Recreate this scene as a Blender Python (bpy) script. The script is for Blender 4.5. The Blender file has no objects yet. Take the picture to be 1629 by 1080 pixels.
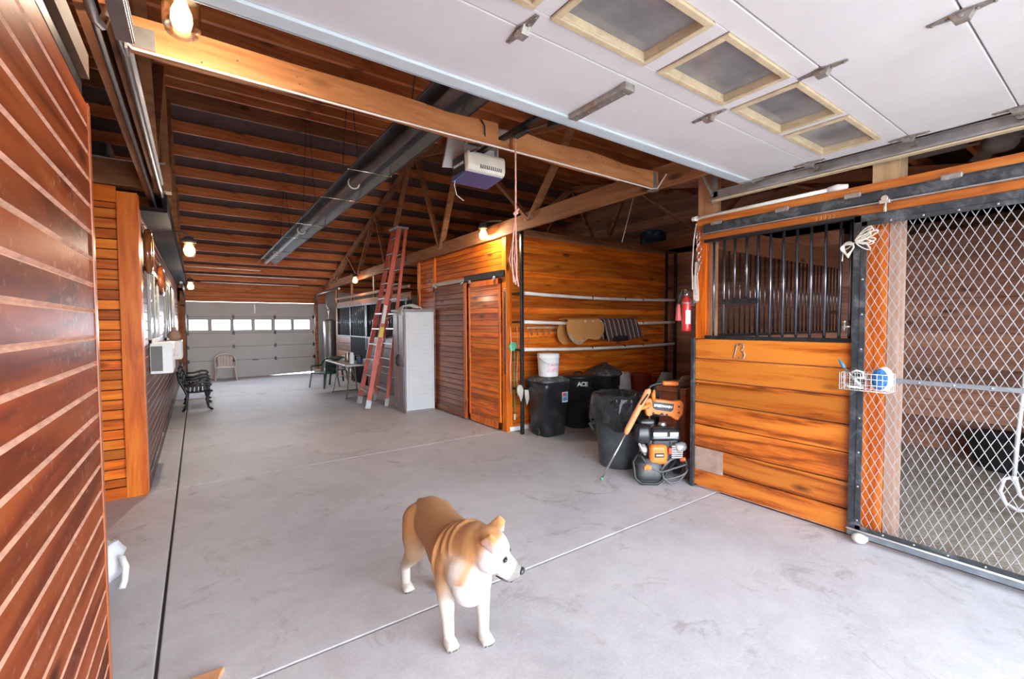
import bpy, bmesh, math, random
from mathutils import Vector, Matrix
random.seed(7)
S = bpy.context.scene
COL = S.collection
PI = math.pi

# ---------------------------------------------------------------- camera
cam_d = bpy.data.cameras.new('camera'); cam = bpy.data.objects.new('camera', cam_d); COL.objects.link(cam)
cam_d.sensor_fit = 'HORIZONTAL'; cam_d.sensor_width = 36.0; cam_d.lens = 36.0 * 710.0 / 1629.0
cam_d.clip_start = 0.03; cam_d.clip_end = 300
RM = Matrix(((0.81703624, 0.02595895, -0.57600167), (-0.57656198, 0.02760413, -0.81658698), (-0.00529772, 0.99928181, 0.03752052)))
cam.matrix_world = Matrix.Translation((0, 0, 1.55)) @ RM.to_4x4()
S.camera = cam

# ---------------------------------------------------------------- world, sun, exposure
S.view_settings.view_transform = 'Standard'; S.view_settings.look = 'None'
S.view_settings.gamma = 1.0; S.view_settings.use_curve_mapping = False
S.view_settings.exposure = 2.03
W = bpy.data.worlds.new('world'); S.world = W; W.use_nodes = True
bg = W.node_tree.nodes['Background']
bg.inputs['Color'].default_value = (0.82, 0.92, 1.0, 1); bg.inputs['Strength'].default_value = 3.0
# hazy sky: brighter towards the horizon
_g = W.node_tree.nodes.new('ShaderNodeTexCoord'); _s = W.node_tree.nodes.new('ShaderNodeSeparateXYZ'); _r = W.node_tree.nodes.new('ShaderNodeMapRange')
W.node_tree.links.new(_g.outputs['Generated'], _s.inputs[0]); W.node_tree.links.new(_s.outputs[2], _r.inputs[0])
_r.inputs[1].default_value = 0.0; _r.inputs[2].default_value = 0.7; _r.inputs[3].default_value = 6.0; _r.inputs[4].default_value = 1.0
W.node_tree.links.new(_r.outputs[0], bg.inputs['Strength'])
# daylight through the rear door windows
for _x in (0.036, 0.566, 1.092, 1.618, 2.15, 2.68):
    _d = bpy.data.lights.new('window_daylight', 'AREA'); _d.shape = 'RECTANGLE'; _d.size = 0.42; _d.size_y = 0.28; _d.energy = 4; _d.color = (0.90, 0.94, 1.0)
    _o = bpy.data.objects.new('window_daylight', _d); COL.objects.link(_o); _o.location = (_x, 15.26, 1.53); _o.rotation_euler = (-PI / 2, 0, 0)

sun_d = bpy.data.lights.new('sun', 'SUN'); sun = bpy.data.objects.new('sun', sun_d); COL.objects.link(sun)
sun_d.energy = 0.8; sun_d.angle = math.radians(6); sun_d.color = (1.0, 0.97, 0.93)
sun.rotation_euler = Vector((-0.20, -0.30, 0.95)).to_track_quat('Z', 'Y').to_euler()
S.cycles.max_bounces = 10; S.cycles.diffuse_bounces = 6; S.cycles.glossy_bounces = 4
S.cycles.transparent_max_bounces = 16; S.cycles.sample_clamp_indirect = 8

# ---------------------------------------------------------------- materials
def newmat(name):
    m = bpy.data.materials.new(name); m.use_nodes = True
    nt = m.node_tree; b = nt.nodes['Principled BSDF']
    return m, nt, b
def N(nt, t, **kw):
    n = nt.nodes.new(t)
    for k, v in kw.items():
        if k in n.inputs.keys(): n.inputs[k].default_value = v
        else: setattr(n, k, v)
    return n
def L(nt, a, b): nt.links.new(a, b)
def ramp(nt, fac, stops):
    r = nt.nodes.new('ShaderNodeValToRGB'); e = r.color_ramp.elements
    while len(e) < len(stops): e.new(0.5)
    for el, (p, c) in zip(e, stops):
        el.position = p; el.color = (c[0], c[1], c[2], 1)
    L(nt, fac, r.inputs['Fac']); return r.outputs['Color']
def mixc(nt, fac, a, b, mode='MIX'):
    n = nt.nodes.new('ShaderNodeMix'); n.data_type = 'RGBA'; n.blend_type = mode
    def put(sock, v):
        if hasattr(v, 'links') or hasattr(v, 'is_linked'): L(nt, v, sock)
        elif isinstance(v, (int, float)): sock.default_value = v
        else: sock.default_value = (v[0], v[1], v[2], 1)
    put(n.inputs[0], fac); put(n.inputs[6], a); put(n.inputs[7], b)
    return n.outputs[2]
def math_n(nt, op, a, b=None, c=None):
    n = nt.nodes.new('ShaderNodeMath'); n.operation = op
    for i, v in enumerate((a, b, c)):
        if v is None: continue
        if isinstance(v, (int, float)): n.inputs[i].default_value = v
        else: L(nt, v, n.inputs[i])
    return n.outputs[0]
def coords(nt, scale, loc=(0, 0, 0)):
    tc = nt.nodes.new('ShaderNodeTexCoord'); mp = nt.nodes.new('ShaderNodeMapping')
    mp.inputs['Scale'].default_value = scale; mp.inputs['Location'].default_value = loc
    L(nt, tc.outputs['Object'], mp.inputs['Vector']); return mp.outputs['Vector'], tc.outputs['Object']
def noise(nt, vec, scale, detail=3, rough=0.55, dist=0.0):
    n = N(nt, 'ShaderNodeTexNoise', Scale=scale, Detail=detail, Roughness=rough, Distortion=dist)
    L(nt, vec, n.inputs['Vector']); return n.outputs['Fac']
def bump(nt, b, h, strength=0.2, dist=0.01):
    n = N(nt, 'ShaderNodeBump', Strength=strength, Distance=dist)
    L(nt, h, n.inputs['Height']); L(nt, n.outputs['Normal'], b.inputs['Normal'])

def wood(name, dark, mid, light, rough=0.35, pitch=None, off=0.0, axis='z', knots=True, dust=0.0, coat=0.0, grain=1.0, var=0.35, con=0.0, spec=0.4):
    """grain runs across `axis` (axis = the direction over which the boards are stacked / grain is fine)"""
    m, nt, b = newmat(name)
    tc = nt.nodes.new('ShaderNodeTexCoord'); sep = nt.nodes.new('ShaderNodeSeparateXYZ'); L(nt, tc.outputs['Object'], sep.inputs[0])
    ax = {'x': 0, 'y': 1, 'z': 2}.get(axis, 2)
    vec = tc.outputs['Object']; rnd = None
    if pitch:
        k = math_n(nt, 'FLOOR', math_n(nt, 'DIVIDE', math_n(nt, 'SUBTRACT', sep.outputs[ax], off), pitch))
        wn = nt.nodes.new('ShaderNodeTexWhiteNoise'); wn.noise_dimensions = '1D'; L(nt, k, wn.inputs['W']); rnd = wn.outputs['Value']
        va = N(nt, 'ShaderNodeVectorMath', operation='ADD'); cx = nt.nodes.new('ShaderNodeCombineXYZ')
        r10 = math_n(nt, 'MULTIPLY', rnd, 37.0)
        L(nt, r10, cx.inputs[0]); L(nt, r10, cx.inputs[1]); L(nt, vec, va.inputs[0]); L(nt, cx.outputs[0], va.inputs[1]); vec = va.outputs[0]
    sc = {'z': (0.8, 0.8, 8), 'x': (8, 0.8, 0.8), 'y': (0.8, 8, 0.8), 'v': (8, 8, 0.8)}[axis]
    mp = nt.nodes.new('ShaderNodeMapping'); mp.inputs['Scale'].default_value = sc; L(nt, vec, mp.inputs['Vector'])
    n1 = noise(nt, mp.outputs[0], 0.55 * grain, 3, 0.5, 0.6)
    rings = math_n(nt, 'PINGPONG', math_n(nt, 'MULTIPLY', n1, 9.0), 1.0)
    n2 = noise(nt, mp.outputs[0], 6.0, 4, 0.6, 0.2)
    f = math_n(nt, 'ADD', math_n(nt, 'MULTIPLY', rings, 0.45), math_n(nt, 'MULTIPLY', n2, 0.6))
    col = ramp(nt, f, [(0.12 + con, dark), (0.45, mid), (0.85 - con, light)])
    big = noise(nt, tc.outputs['Object'], 1.1, 2)
    col = mixc(nt, math_n(nt, 'MULTIPLY', big, 0.5), col, mid)
    if rnd is not None:
        hs = N(nt, 'ShaderNodeHueSaturation'); L(nt, math_n(nt, 'MULTIPLY_ADD', rnd, 2 * var, 1 - var), hs.inputs['Value']); L(nt, col, hs.inputs['Color']); col = hs.outputs[0]
    if knots:
        kp = nt.nodes.new('ShaderNodeMapping')
        kp.inputs['Scale'].default_value = {'z': (1.6, 1.6, 4.5), 'x': (4.5, 1.6, 1.6), 'y': (1.6, 4.5, 1.6), 'v': (4, 4, 1.6)}[axis]; L(nt, vec, kp.inputs['Vector'])
        vo = N(nt, 'ShaderNodeTexVoronoi', Scale=1.0); L(nt, kp.outputs[0], vo.inputs['Vector'])
        kk = nt.nodes.new('ShaderNodeMapRange'); kk.inputs[1].default_value = 0.07; kk.inputs[2].default_value = 0.17; kk.inputs[3].default_value = 0.85; kk.inputs[4].default_value = 0.0
        L(nt, vo.outputs['Distance'], kk.inputs[0])
        col = mixc(nt, kk.outputs[0], col, tuple(v * 0.25 for v in dark))
    if dust:
        dn = noise(nt, tc.outputs['Object'], 38, 3, 0.7); dm = noise(nt, tc.outputs['Object'], 1.7, 2)
        d = nt.nodes.new('ShaderNodeMapRange'); d.inputs[1].default_value = 0.80; d.inputs[2].default_value = 1.0
        L(nt, math_n(nt, 'ADD', dn, math_n(nt, 'MULTIPLY', dm, 0.40)), d.inputs[0])
        col = mixc(nt, math_n(nt, 'MULTIPLY', d.outputs[0], dust), col, (0.62, 0.42, 0.32))
    L(nt, col, b.inputs['Base Color'])
    b.inputs['Roughness'].default_value = rough; b.inputs['Specular IOR Level'].default_value = spec
    if coat: b.inputs['Coat Weight'].default_value = coat; b.inputs['Coat Roughness'].default_value = 0.12
    bump(nt, b, n2, 0.12, 0.004)
    return m

def plain(name, col, rough=0.5, metal=0.0, var=0.12, scale=9.0, dirt=None, dirt_amt=0.4, bumpy=0.0, coat=0.0, sheen=0.0, alpha=None, spec=0.5):
    m, nt, b = newmat(name)
    v, o = coords(nt, (1, 1, 1))
    n = noise(nt, o, scale, 4, 0.6)
    lo = tuple(c * (1 - var) for c in col); hi = tuple(min(1, c * (1 + var)) for c in col)
    c = ramp(nt, n, [(0.3, lo), (0.7, hi)])
    if dirt:
        d = noise(nt, o, scale * 0.6, 5, 0.7, 0.5); mr = nt.nodes.new('ShaderNodeMapRange'); mr.inputs[1].default_value = 0.48; mr.inputs[2].default_value = 0.72
        L(nt, d, mr.inputs[0]); c = mixc(nt, math_n(nt, 'MULTIPLY', mr.outputs[0], dirt_amt), c, dirt)
    L(nt, c, b.inputs['Base Color']); b.inputs['Roughness'].default_value = rough; b.inputs['Metallic'].default_value = metal
    if coat: b.inputs['Coat Weight'].default_value = coat; b.inputs['Coat Roughness'].default_value = 0.1
    b.inputs['Specular IOR Level'].default_value = spec
    if sheen: b.inputs['Sheen Weight'].default_value = sheen
    if bumpy: bump(nt, b, noise(nt, o, scale * 6, 4, 0.7), bumpy, 0.004)
    if alpha is not None: b.inputs['Alpha'].default_value = alpha
    return m
def emit(name, col, s):
    m, nt, b = newmat(name); b.inputs['Base Color'].default_value = (*col, 1)
    b.inputs['Emission Color'].default_value = (*col, 1); b.inputs['Emission Strength'].default_value = s
    return m
def concrete(name):
    m, nt, b = newmat(name); v, o = coords(nt, (1, 1, 1))
    n1 = noise(nt, o, 0.9, 5, 0.6, 0.4); n2 = noise(nt, o, 7, 5, 0.7); n3 = noise(nt, o, 60, 3, 0.7)
    f = math_n(nt, 'ADD', math_n(nt, 'MULTIPLY', n1, 0.5), math_n(nt, 'ADD', math_n(nt, 'MULTIPLY', n2, 0.3), math_n(nt, 'MULTIPLY', n3, 0.25)))
    c = ramp(nt, f, [(0.36, (0.40, 0.385, 0.41)), (0.52, (0.565, 0.55, 0.585)), (0.68, (0.70, 0.685, 0.72))])
    # dark stains and muddy scuffs, light grit
    st = noise(nt, o, 2.3, 6, 0.75, 1.2); mr = nt.nodes.new('ShaderNodeMapRange'); mr.inputs[1].default_value = 0.56; mr.inputs[2].default_value = 0.70; L(nt, st, mr.inputs[0])
    c = mixc(nt, math_n(nt, 'MULTIPLY', mr.outputs[0], 0.55), c, (0.13, 0.095, 0.085))
    gr = N(nt, 'ShaderNodeTexVoronoi', Scale=9.0); L(nt, o, gr.inputs['Vector'])
    g = nt.nodes.new('ShaderNodeMapRange'); g.inputs[1].default_value = 0.02; g.inputs[2].default_value = 0.06; g.inputs[3].default_value = 0.7; g.inputs[4].default_value = 0; L(nt, gr.outputs['Distance'], g.inputs[0])
    c = mixc(nt, g.outputs[0], c, (0.78, 0.76, 0.78))
    big = noise(nt, o, 0.45, 3, 0.6, 0.8); c = mixc(nt, math_n(nt, 'MULTIPLY', big, 0.5), c, (0.44, 0.415, 0.45))
    L(nt, c, b.inputs['Base Color'])
    rr = nt.nodes.new('ShaderNodeMapRange'); rr.inputs[3].default_value = 0.42; rr.inputs[4].default_value = 0.75; L(nt, n2, rr.inputs[0]); L(nt, rr.outputs[0], b.inputs['Roughness'])
    bump(nt, b, f, 0.25, 0.006)
    return m
def sand(name):
    m, nt, b = newmat(name); v, o = coords(nt, (1, 1, 1))
    n = noise(nt, o, 3, 6, 0.75); c = ramp(nt, n, [(0.3, (0.40, 0.33, 0.27)), (0.7, (0.66, 0.58, 0.50))])
    L(nt, c, b.inputs['Base Color']); b.inputs['Roughness'].default_value = 0.95; bump(nt, b, noise(nt, o, 14, 5, 0.8), 0.9, 0.03); return m
def glassy(name, tint=(1, 1, 1), clear=0.8, rough=0.05):
    m, nt, b = newmat(name); out = nt.nodes['Material Output']
    tr = nt.nodes.new('ShaderNodeBsdfTransparent'); tr.inputs[0].default_value = (*tint, 1)
    mx = nt.nodes.new('ShaderNodeMixShader'); mx.inputs[0].default_value = clear
    b.inputs['Base Color'].default_value = (*tint, 1); b.inputs['Roughness'].default_value = rough
    L(nt, b.outputs[0], mx.inputs[1]); L(nt, tr.outputs[0], mx.inputs[2]); L(nt, mx.outputs[0], out.inputs[0]); return m

M = {}
M['concrete'] = concrete('concrete'); M['sand'] = sand('sand')
M['joint'] = plain('joint', (0.05, 0.045, 0.045), 0.9)
M['ground'] = plain('ground', (0.55, 0.53, 0.5), 0.9, scale=2)
OR = ((0.22, 0.028, 0.003), (0.68, 0.13, 0.008), (0.90, 0.28, 0.024))
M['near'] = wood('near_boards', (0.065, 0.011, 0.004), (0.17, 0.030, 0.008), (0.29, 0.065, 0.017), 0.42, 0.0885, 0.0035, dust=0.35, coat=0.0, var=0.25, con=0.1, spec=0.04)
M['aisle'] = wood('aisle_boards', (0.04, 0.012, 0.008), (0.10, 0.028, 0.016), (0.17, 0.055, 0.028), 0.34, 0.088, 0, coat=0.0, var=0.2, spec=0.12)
M['orange'] = wood('orange_boards', *OR, rough=0.3, pitch=0.0885, off=0.0, coat=0.3, var=0.34, con=0.04)
M['orange_plain'] = wood('orange_trim', *OR, rough=0.32, coat=0.3)
M['orange_v'] = wood('orange_upright', *OR, rough=0.32, axis='v', coat=0.3)
M['brown_door'] = wood('brown_door', (0.10, 0.03, 0.012), (0.22, 0.065, 0.025), (0.36, 0.13, 0.05), 0.3, 0.0885, 0, coat=0.35, var=0.25)
M['stall'] = wood('stall_boards', (0.15, 0.028, 0.003), (0.46, 0.105, 0.010), (0.62, 0.20, 0.026), 0.36, 0.2, -0.01, dust=0.3, grain=0.8, var=0.2, coat=0.1, con=0.2)
M['stall_in'] = wood('stall_inside', (0.17, 0.07, 0.045), (0.34, 0.15, 0.09), (0.48, 0.25, 0.16), 0.6, 0.2, 0, dust=0.3)
M['groove'] = plain('dusty_groove', (0.55, 0.30, 0.21), 0.8, var=0.25, scale=20)
M['groove_mid'] = plain('mid_groove', (0.34, 0.14, 0.07), 0.8, var=0.3, scale=20)
M['groove_dk'] = plain('dark_groove', (0.12, 0.03, 0.01), 0.7, var=0.3, scale=20)
M['beam'] = wood('rough_beam', (0.30, 0.11, 0.04), (0.52, 0.21, 0.075), (0.68, 0.33, 0.14), 0.75, dust=0.35)
M['beam_v'] = wood('rough_upright', (0.26, 0.11, 0.05), (0.45, 0.21, 0.10), (0.62, 0.34, 0.18), 0.75, axis='v')
M['truss'] = wood('truss_wood', (0.14, 0.05, 0.02), (0.28, 0.105, 0.04), (0.42, 0.18, 0.075), 0.7, dust=0.3)
M['purlin'] = wood('purlin_wood', (0.26, 0.07, 0.024), (0.56, 0.165, 0.050), (0.74, 0.28, 0.095), 0.65, dust=0.3)
M['pale_post'] = wood('pale_post', (0.35, 0.20, 0.10), (0.52, 0.34, 0.19), (0.66, 0.47, 0.29), 0.8, axis='v')
M['roof'] = plain('roof_sheet', (0.17, 0.135, 0.145), 0.45, 0.3, scale=3, dirt=(0.05, 0.03, 0.02))
M['soffit'] = plain('dark_soffit', (0.022, 0.014, 0.017), 0.75, scale=6, spec=0.04)
M['white_panel'] = plain('white_panel', (0.74, 0.735, 0.76), 0.45, var=0.04, scale=3, dirt=(0.62, 0.58, 0.55), dirt_amt=0.25)
M['weather'] = plain('blue_grey_strip', (0.62, 0.72, 0.78), 0.45, var=0.05)
M['grey_panel'] = plain('grey_panel', (0.52, 0.50, 0.49), 0.5, var=0.06, scale=3)
M['cream'] = plain('cream_frame', (0.66, 0.54, 0.36), 0.6, var=0.12, scale=12, dirt=(0.30, 0.22, 0.12), dirt_amt=0.5)
M['dusty_glass'] = plain('dusty_glass', (0.24, 0.235, 0.245), 0.12, var=0.2, scale=6, dirt=(0.42, 0.40, 0.38), dirt_amt=0.4)
M['galv'] = plain('galvanised', (0.42, 0.42, 0.43), 0.42, 0.75, var=0.2, scale=14, dirt=(0.35, 0.28, 0.2), dirt_amt=0.4)
M['galv_rust'] = plain('rusty_galvanised', (0.36, 0.34, 0.32), 0.5, 0.6, var=0.3, scale=22, dirt=(0.34, 0.17, 0.08), dirt_amt=0.8)
M['pipe'] = plain('grey_conduit', (0.15, 0.145, 0.15), 0.45, 0.5, scale=12)
M['black_steel'] = plain('black_steel', (0.018, 0.02, 0.024), 0.35, 0.3, var=0.3, scale=15, dirt=(0.09, 0.085, 0.08), dirt_amt=0.5)
M['dusty_steel'] = plain('dusty_steel', (0.04, 0.045, 0.052), 0.45, 0.3, var=0.3, scale=15, dirt=(0.26, 0.26, 0.28), dirt_amt=0.6)
M['bar'] = plain('grill_bar', (0.16, 0.17, 0.21), 0.2, 0.9, var=0.2)
M['wire'] = plain('galv_wire', (0.42, 0.42, 0.43), 0.5, 0.4, var=0.2, scale=30)
M['pvc'] = plain('pvc', (0.86, 0.83, 0.79), 0.4, var=0.07, scale=8, dirt=(0.45, 0.32, 0.2), dirt_amt=0.3)
M['black_plastic'] = plain('black_plastic', (0.014, 0.016, 0.02), 0.32, var=0.3, scale=10, dirt=(0.12, 0.115, 0.11), dirt_amt=0.35)
M['black_rubber'] = plain('black_rubber', (0.015, 0.015, 0.016), 0.6)
M['white_plastic'] = plain('white_plastic', (0.78, 0.77, 0.75), 0.4, var=0.04)
M['rope'] = plain('pale_rope', (0.72, 0.64, 0.56), 0.9, var=0.2, scale=60, bumpy=0.6)
M['pink_rope'] = plain('pink_rope', (0.78, 0.42, 0.33), 0.9, var=0.2, scale=60, bumpy=0.6)
M['chrome'] = plain('worn_chrome', (0.6, 0.58, 0.56), 0.25, 0.9, var=0.2)

# ---------------------------------------------------------------- builders
LOC = {}
class MB:
    def __init__(s): s.bm = bmesh.new()
    def face(s, vs, m=0, smooth=False):
        try: f = s.bm.faces.new(vs)
        except ValueError: return None
        f.material_index = m; f.smooth = smooth; return f
    def quad(s, pts, m=0): return s.face([s.bm.verts.new(p) for p in pts], m)
    def hexa(s, p, m=0):
        v = [s.bm.verts.new(q) for q in p]
        for idx in ((0, 3, 2, 1), (4, 5, 6, 7), (0, 1, 5, 4), (1, 2, 6, 5), (2, 3, 7, 6), (3, 0, 4, 7)): s.face([v[i] for i in idx], m)
        return s
    def box(s, x0, x1, y0, y1, z0, z1, m=0):
        if x0 > x1: x0, x1 = x1, x0
        if y0 > y1: y0, y1 = y1, y0
        if z0 > z1: z0, z1 = z1, z0
        return s.hexa([(x0, y0, z0), (x1, y0, z0), (x1, y1, z0), (x0, y1, z0), (x0, y0, z1), (x1, y0, z1), (x1, y1, z1), (x0, y1, z1)], m)
    def bar(s, p0, p1, w, h, up=(0, 0, 1), m=0):
        p0 = Vector(p0); p1 = Vector(p1); d = (p1 - p0).normalized(); up = Vector(up)
        sd = d.cross(up)
        if sd.length < 1e-4: sd = d.cross(Vector((1, 0, 0)))
        sd.normalize(); u = sd.cross(d).normalized()
        q = []
        for p in (p0, p1):
            q += [p - sd * w / 2 - u * h / 2, p + sd * w / 2 - u * h / 2, p + sd * w / 2 + u * h / 2, p - sd * w / 2 + u * h / 2]
        return s.hexa(q, m)
    def tube(s, pts, r, seg=8, m=0, closed=False, flat=1.0):
        pts = [Vector(p) for p in pts]; n = len(pts)
        rs = r if isinstance(r, (list, tuple)) else [r] * n
        rings = []; prev = None
        for i, p in enumerate(pts):
            if closed: d = pts[(i + 1) % n] - pts[i - 1]
            else: d = pts[min(i + 1, n - 1)] - pts[max(i - 1, 0)]
            if d.length < 1e-9: d = Vector((0, 0, 1))
            d.normalize()
            if prev is None:
                a = Vector((0, 0, 1)) if abs(d.z) < 0.9 else Vector((1, 0, 0))
                u = d.cross(a).normalized()
            else:
                u = prev - d * prev.dot(d)
                u = u.normalized() if u.length > 1e-6 else d.orthogonal().normalized()
            prev = u; w = d.cross(u)
            rings.append([s.bm.verts.new(p + (u * math.cos(2 * PI * k / seg) + w * flat * math.sin(2 * PI * k / seg)) * rs[i]) for k in range(seg)])
        R = rings + ([rings[0]] if closed else [])
        for a, b in zip(R, R[1:]):
            for k in range(seg): s.face([a[k], a[(k + 1) % seg], b[(k + 1) % seg], b[k]], m, True)
        if not closed:
            s.face(list(reversed(rings[0])), m); s.face(rings[-1], m)
        return s
    def lathe(s, prof, c=(0, 0, 0), seg=24, ax=(0, 0, 1), m=0, sx=1.0, sy=1.0):
        rot = Vector((0, 0, 1)).rotation_difference(Vector(ax)).to_matrix(); c = Vector(c); rings = []
        for r, z in prof:
            rings.append([s.bm.verts.new(c + rot @ Vector((sx * r * math.cos(2 * PI * k / seg), sy * r * math.sin(2 * PI * k / seg), z))) for k in range(seg)])
        for a, b in zip(rings, rings[1:]):
            for k in range(seg): s.face([a[k], a[(k + 1) % seg], b[(k + 1) % seg], b[k]], m, True)
        s.face(list(reversed(rings[0])), m); s.face(rings[-1], m)
        return s
    def prism(s, poly, o, u, v, depth, m=0, smooth=False):
        """2-D outline in the u,v plane at o, extruded by vector depth"""
        o = Vector(o); u = Vector(u); v = Vector(v); d = Vector(depth)
        a = [s.bm.verts.new(o + u * x + v * y) for x, y in poly]; b = [s.bm.verts.new(o + u * x + v * y + d) for x, y in poly]
        n = len(poly)
        for i in range(n): s.face([a[i], a[(i + 1) % n], b[(i + 1) % n], b[i]], m, smooth)
        s.face(list(reversed(a)), m); s.face(b, m); return s
    def ell(s, c, r, seg=12, rings=8, m=0, rot=None):
        c = Vector(c); r = (r, r, r) if isinstance(r, (int, float)) else r
        rot = rot or Matrix.Identity(3); R = []
        for i in range(rings + 1):
            t = PI * i / rings
            R.append([s.bm.verts.new(c + rot @ Vector((r[0] * math.sin(t) * math.cos(2 * PI * k / seg), r[1] * math.sin(t) * math.sin(2 * PI * k / seg), r[2] * math.cos(t)))) for k in range(seg)])
        for a, b in zip(R, R[1:]):
            for k in range(seg): s.face([a[k], b[k], b[(k + 1) % seg], a[(k + 1) % seg]], m, True)
        return s
    def build(s, name, mat, parent=None, bevel=0.0, origin=None, weld=False, solid=0.0, sub=0):
        bm = s.bm
        if weld: bmesh.ops.remove_doubles(bm, verts=bm.verts, dist=1e-5)
        bmesh.ops.recalc_face_normals(bm, faces=bm.faces)
        base = Vector((0, 0, 0))
        if parent is not None: base = LOC[parent.name]
        elif origin == 'auto':
            xs = [v.co for v in bm.verts]
            base = Vector(((min(v.x for v in xs) + max(v.x for v in xs)) / 2, (min(v.y for v in xs) + max(v.y for v in xs)) / 2, min(v.z for v in xs)))
        elif origin is not None: base = Vector(origin)
        if base.length: bmesh.ops.translate(bm, verts=bm.verts, vec=-base)
        me = bpy.data.meshes.new(name); bm.to_mesh(me); bm.free()
        for mt in (mat if isinstance(mat, (list, tuple)) else [mat]): me.materials.append(mt)
        o = bpy.data.objects.new(name, me); COL.objects.link(o)
        if parent is not None: o.parent = parent; LOC[o.name] = base
        else: o.location = base; LOC[o.name] = base
        if solid:
            md = o.modifiers.new('solid', 'SOLIDIFY'); md.thickness = solid; md.offset = 0
        if bevel:
            md = o.modifiers.new('bevel', 'BEVEL'); md.width = bevel; md.segments = 2; md.limit_method = 'ANGLE'; md.angle_limit = math.radians(35)
        if sub:
            md = o.modifiers.new('sub', 'SUBSURF'); md.levels = sub; md.render_levels = sub
        return o
def tag(o, label=None, cat=None, group=None, kind=None):
    if label: o['label'] = label
    if cat: o['category'] = cat
    if group: o['group'] = group
    if kind: o['kind'] = kind
    return o
def thing(name, label, cat, loc=(0, 0, 0), group=None, kind=None):
    o = bpy.data.objects.new(name, None); COL.objects.link(o); o.location = loc; o.empty_display_size = 0.1
    LOC[o.name] = Vector(loc); return tag(o, label, cat, group, kind)
def copy_tree(o, parent=None):
    c = o.copy(); COL.objects.link(c); c.parent = parent
    LOC[c.name] = LOC.get(o.name, Vector((0, 0, 0)))
    for ch in [x for x in bpy.data.objects if x.parent == o]: copy_tree(ch, c)
    return c
def text(s, size, name, mat, parent, mw, depth=0.002, bold=0.0, space=1.0):
    cu = bpy.data.curves.new(name, 'FONT'); cu.body = s; cu.size = size; cu.extrude = depth; cu.align_x = 'CENTER'; cu.align_y = 'CENTER'; cu.offset = bold; cu.space_character = space
    o = bpy.data.objects.new(name, cu); COL.objects.link(o)
    o.data.materials.append(mat)
    bpy.context.view_layer.update()
    me = bpy.data.meshes.new_from_object(o.evaluated_get(bpy.context.evaluated_depsgraph_get())); me.name = name
    bpy.data.objects.remove(o); bpy.data.curves.remove(cu)
    if not me.materials: me.materials.append(mat)
    o = bpy.data.objects.new(name, me); COL.objects.link(o)
    o.parent = parent; o.matrix_basis = Matrix.Translation(-LOC[parent.name]) @ mw
    LOC[o.name] = LOC[parent.name]
    return o
def frame_m(o, x, y):
    """matrix with columns x (text right), y (text up), normal"""
    x = Vector(x).normalized(); y = Vector(y).normalized(); z = x.cross(y)
    m = Matrix((x, y, z)).transposed().to_4x4(); m.translation = Vector(o); return m
def boards(mb, p0, p1, z0, z1, pitch, n, first=None, groove=0.010, depth=0.006, thick=0.02):
    """shiplap wall between floor points p0,p1 with V grooves; n = outward (visible) normal in xy. material 0 face, 1 groove"""
    p0 = Vector((p0[0], p0[1], 0)); p1 = Vector((p1[0], p1[1], 0)); n = Vector((n[0], n[1], 0)).normalized()
    zs = []; z = (first if first is not None else z0)
    while z > z0: z -= pitch
    while z < z1: zs.append(z); z += pitch
    for z in zs:
        a = max(z, z0); b = min(z + pitch, z1)
        if b - a < 0.004: continue
        g = min(groove, (b - a) / 3)
        prof = [(-depth, a), (0, a + g / 2), (0, b - g / 2), (-depth, b)]
        for (d0, za), (d1, zb), mi in ((prof[0], prof[1], 1), (prof[1], prof[2], 0), (prof[2], prof[3], 1)):
            mb.quad([p0 + n * d0 + Vector((0, 0, za)), p1 + n * d0 + Vector((0, 0, za)), p1 + n * d1 + Vector((0, 0, zb)), p0 + n * d1 + Vector((0, 0, zb))], mi)
    q = [p0 - n * thick, p1 - n * thick, p1 - n * (depth + 0.0005), p0 - n * (depth + 0.0005)]
    mb.hexa([v + Vector((0, 0, z0)) for v in q] + [v + Vector((0, 0, z1)) for v in q], 1)

# ================================================================ THE SETTING
FY = -0.95          # front doorway plane
RY = 15.2           # rear wall
def roofz(y): return 4.96 - 0.307 * (y - 7.9) if y > 7.9 else 4.96 - 0.21 * (7.9 - y)

# outside ground
mb = MB(); mb.box(-40, 40, -40, FY - 0.02, -0.3, -0.03); tag(mb.build('ground', M['ground']), 'pale gravel yard outside the barn doorway', 'ground', kind='structure')
# floor slabs with open joints
mb = MB(); mb.box(-4.6, 9.6, FY, RY + 0.1, -0.3, -0.02, 1)
ys = [FY, 2.2, 5.25, 8.3, 11.35, RY + 0.1]; g = 0.006
for a, b in zip(ys, ys[1:]):
    mb.box(-4.6, -0.19 - 0.007, a + g, b - g, -0.15, 0)
    if a < 2: mb.box(-0.19 + 0.007, 3.83, a + g, b - g, -0.15, 0)
    else: mb.box(-0.19 + 0.007, 9.6, a + g, b - g, -0.15, 0)
o = mb.build('floor', [M['concrete'], M['joint']], bevel=0.006); tag(o, 'worn concrete floor slabs with control joints', 'floor', kind='structure')
mb = MB(); nx, ny = 40, 34
V = [[mb.bm.verts.new((3.87 + 3.4 * i / nx, FY + 3.3 * j / ny, 0.015 + random.random() * 0.03)) for i in range(nx + 1)] for j in range(ny + 1)]
for j in range(ny):
    for i in range(nx): mb.face([V[j][i], V[j][i + 1], V[j + 1][i + 1], V[j + 1][i]], 0, True)
tag(mb.build('floor', M['sand']), 'sandy bedding floor inside the horse stall', 'floor', kind='structure')
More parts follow.
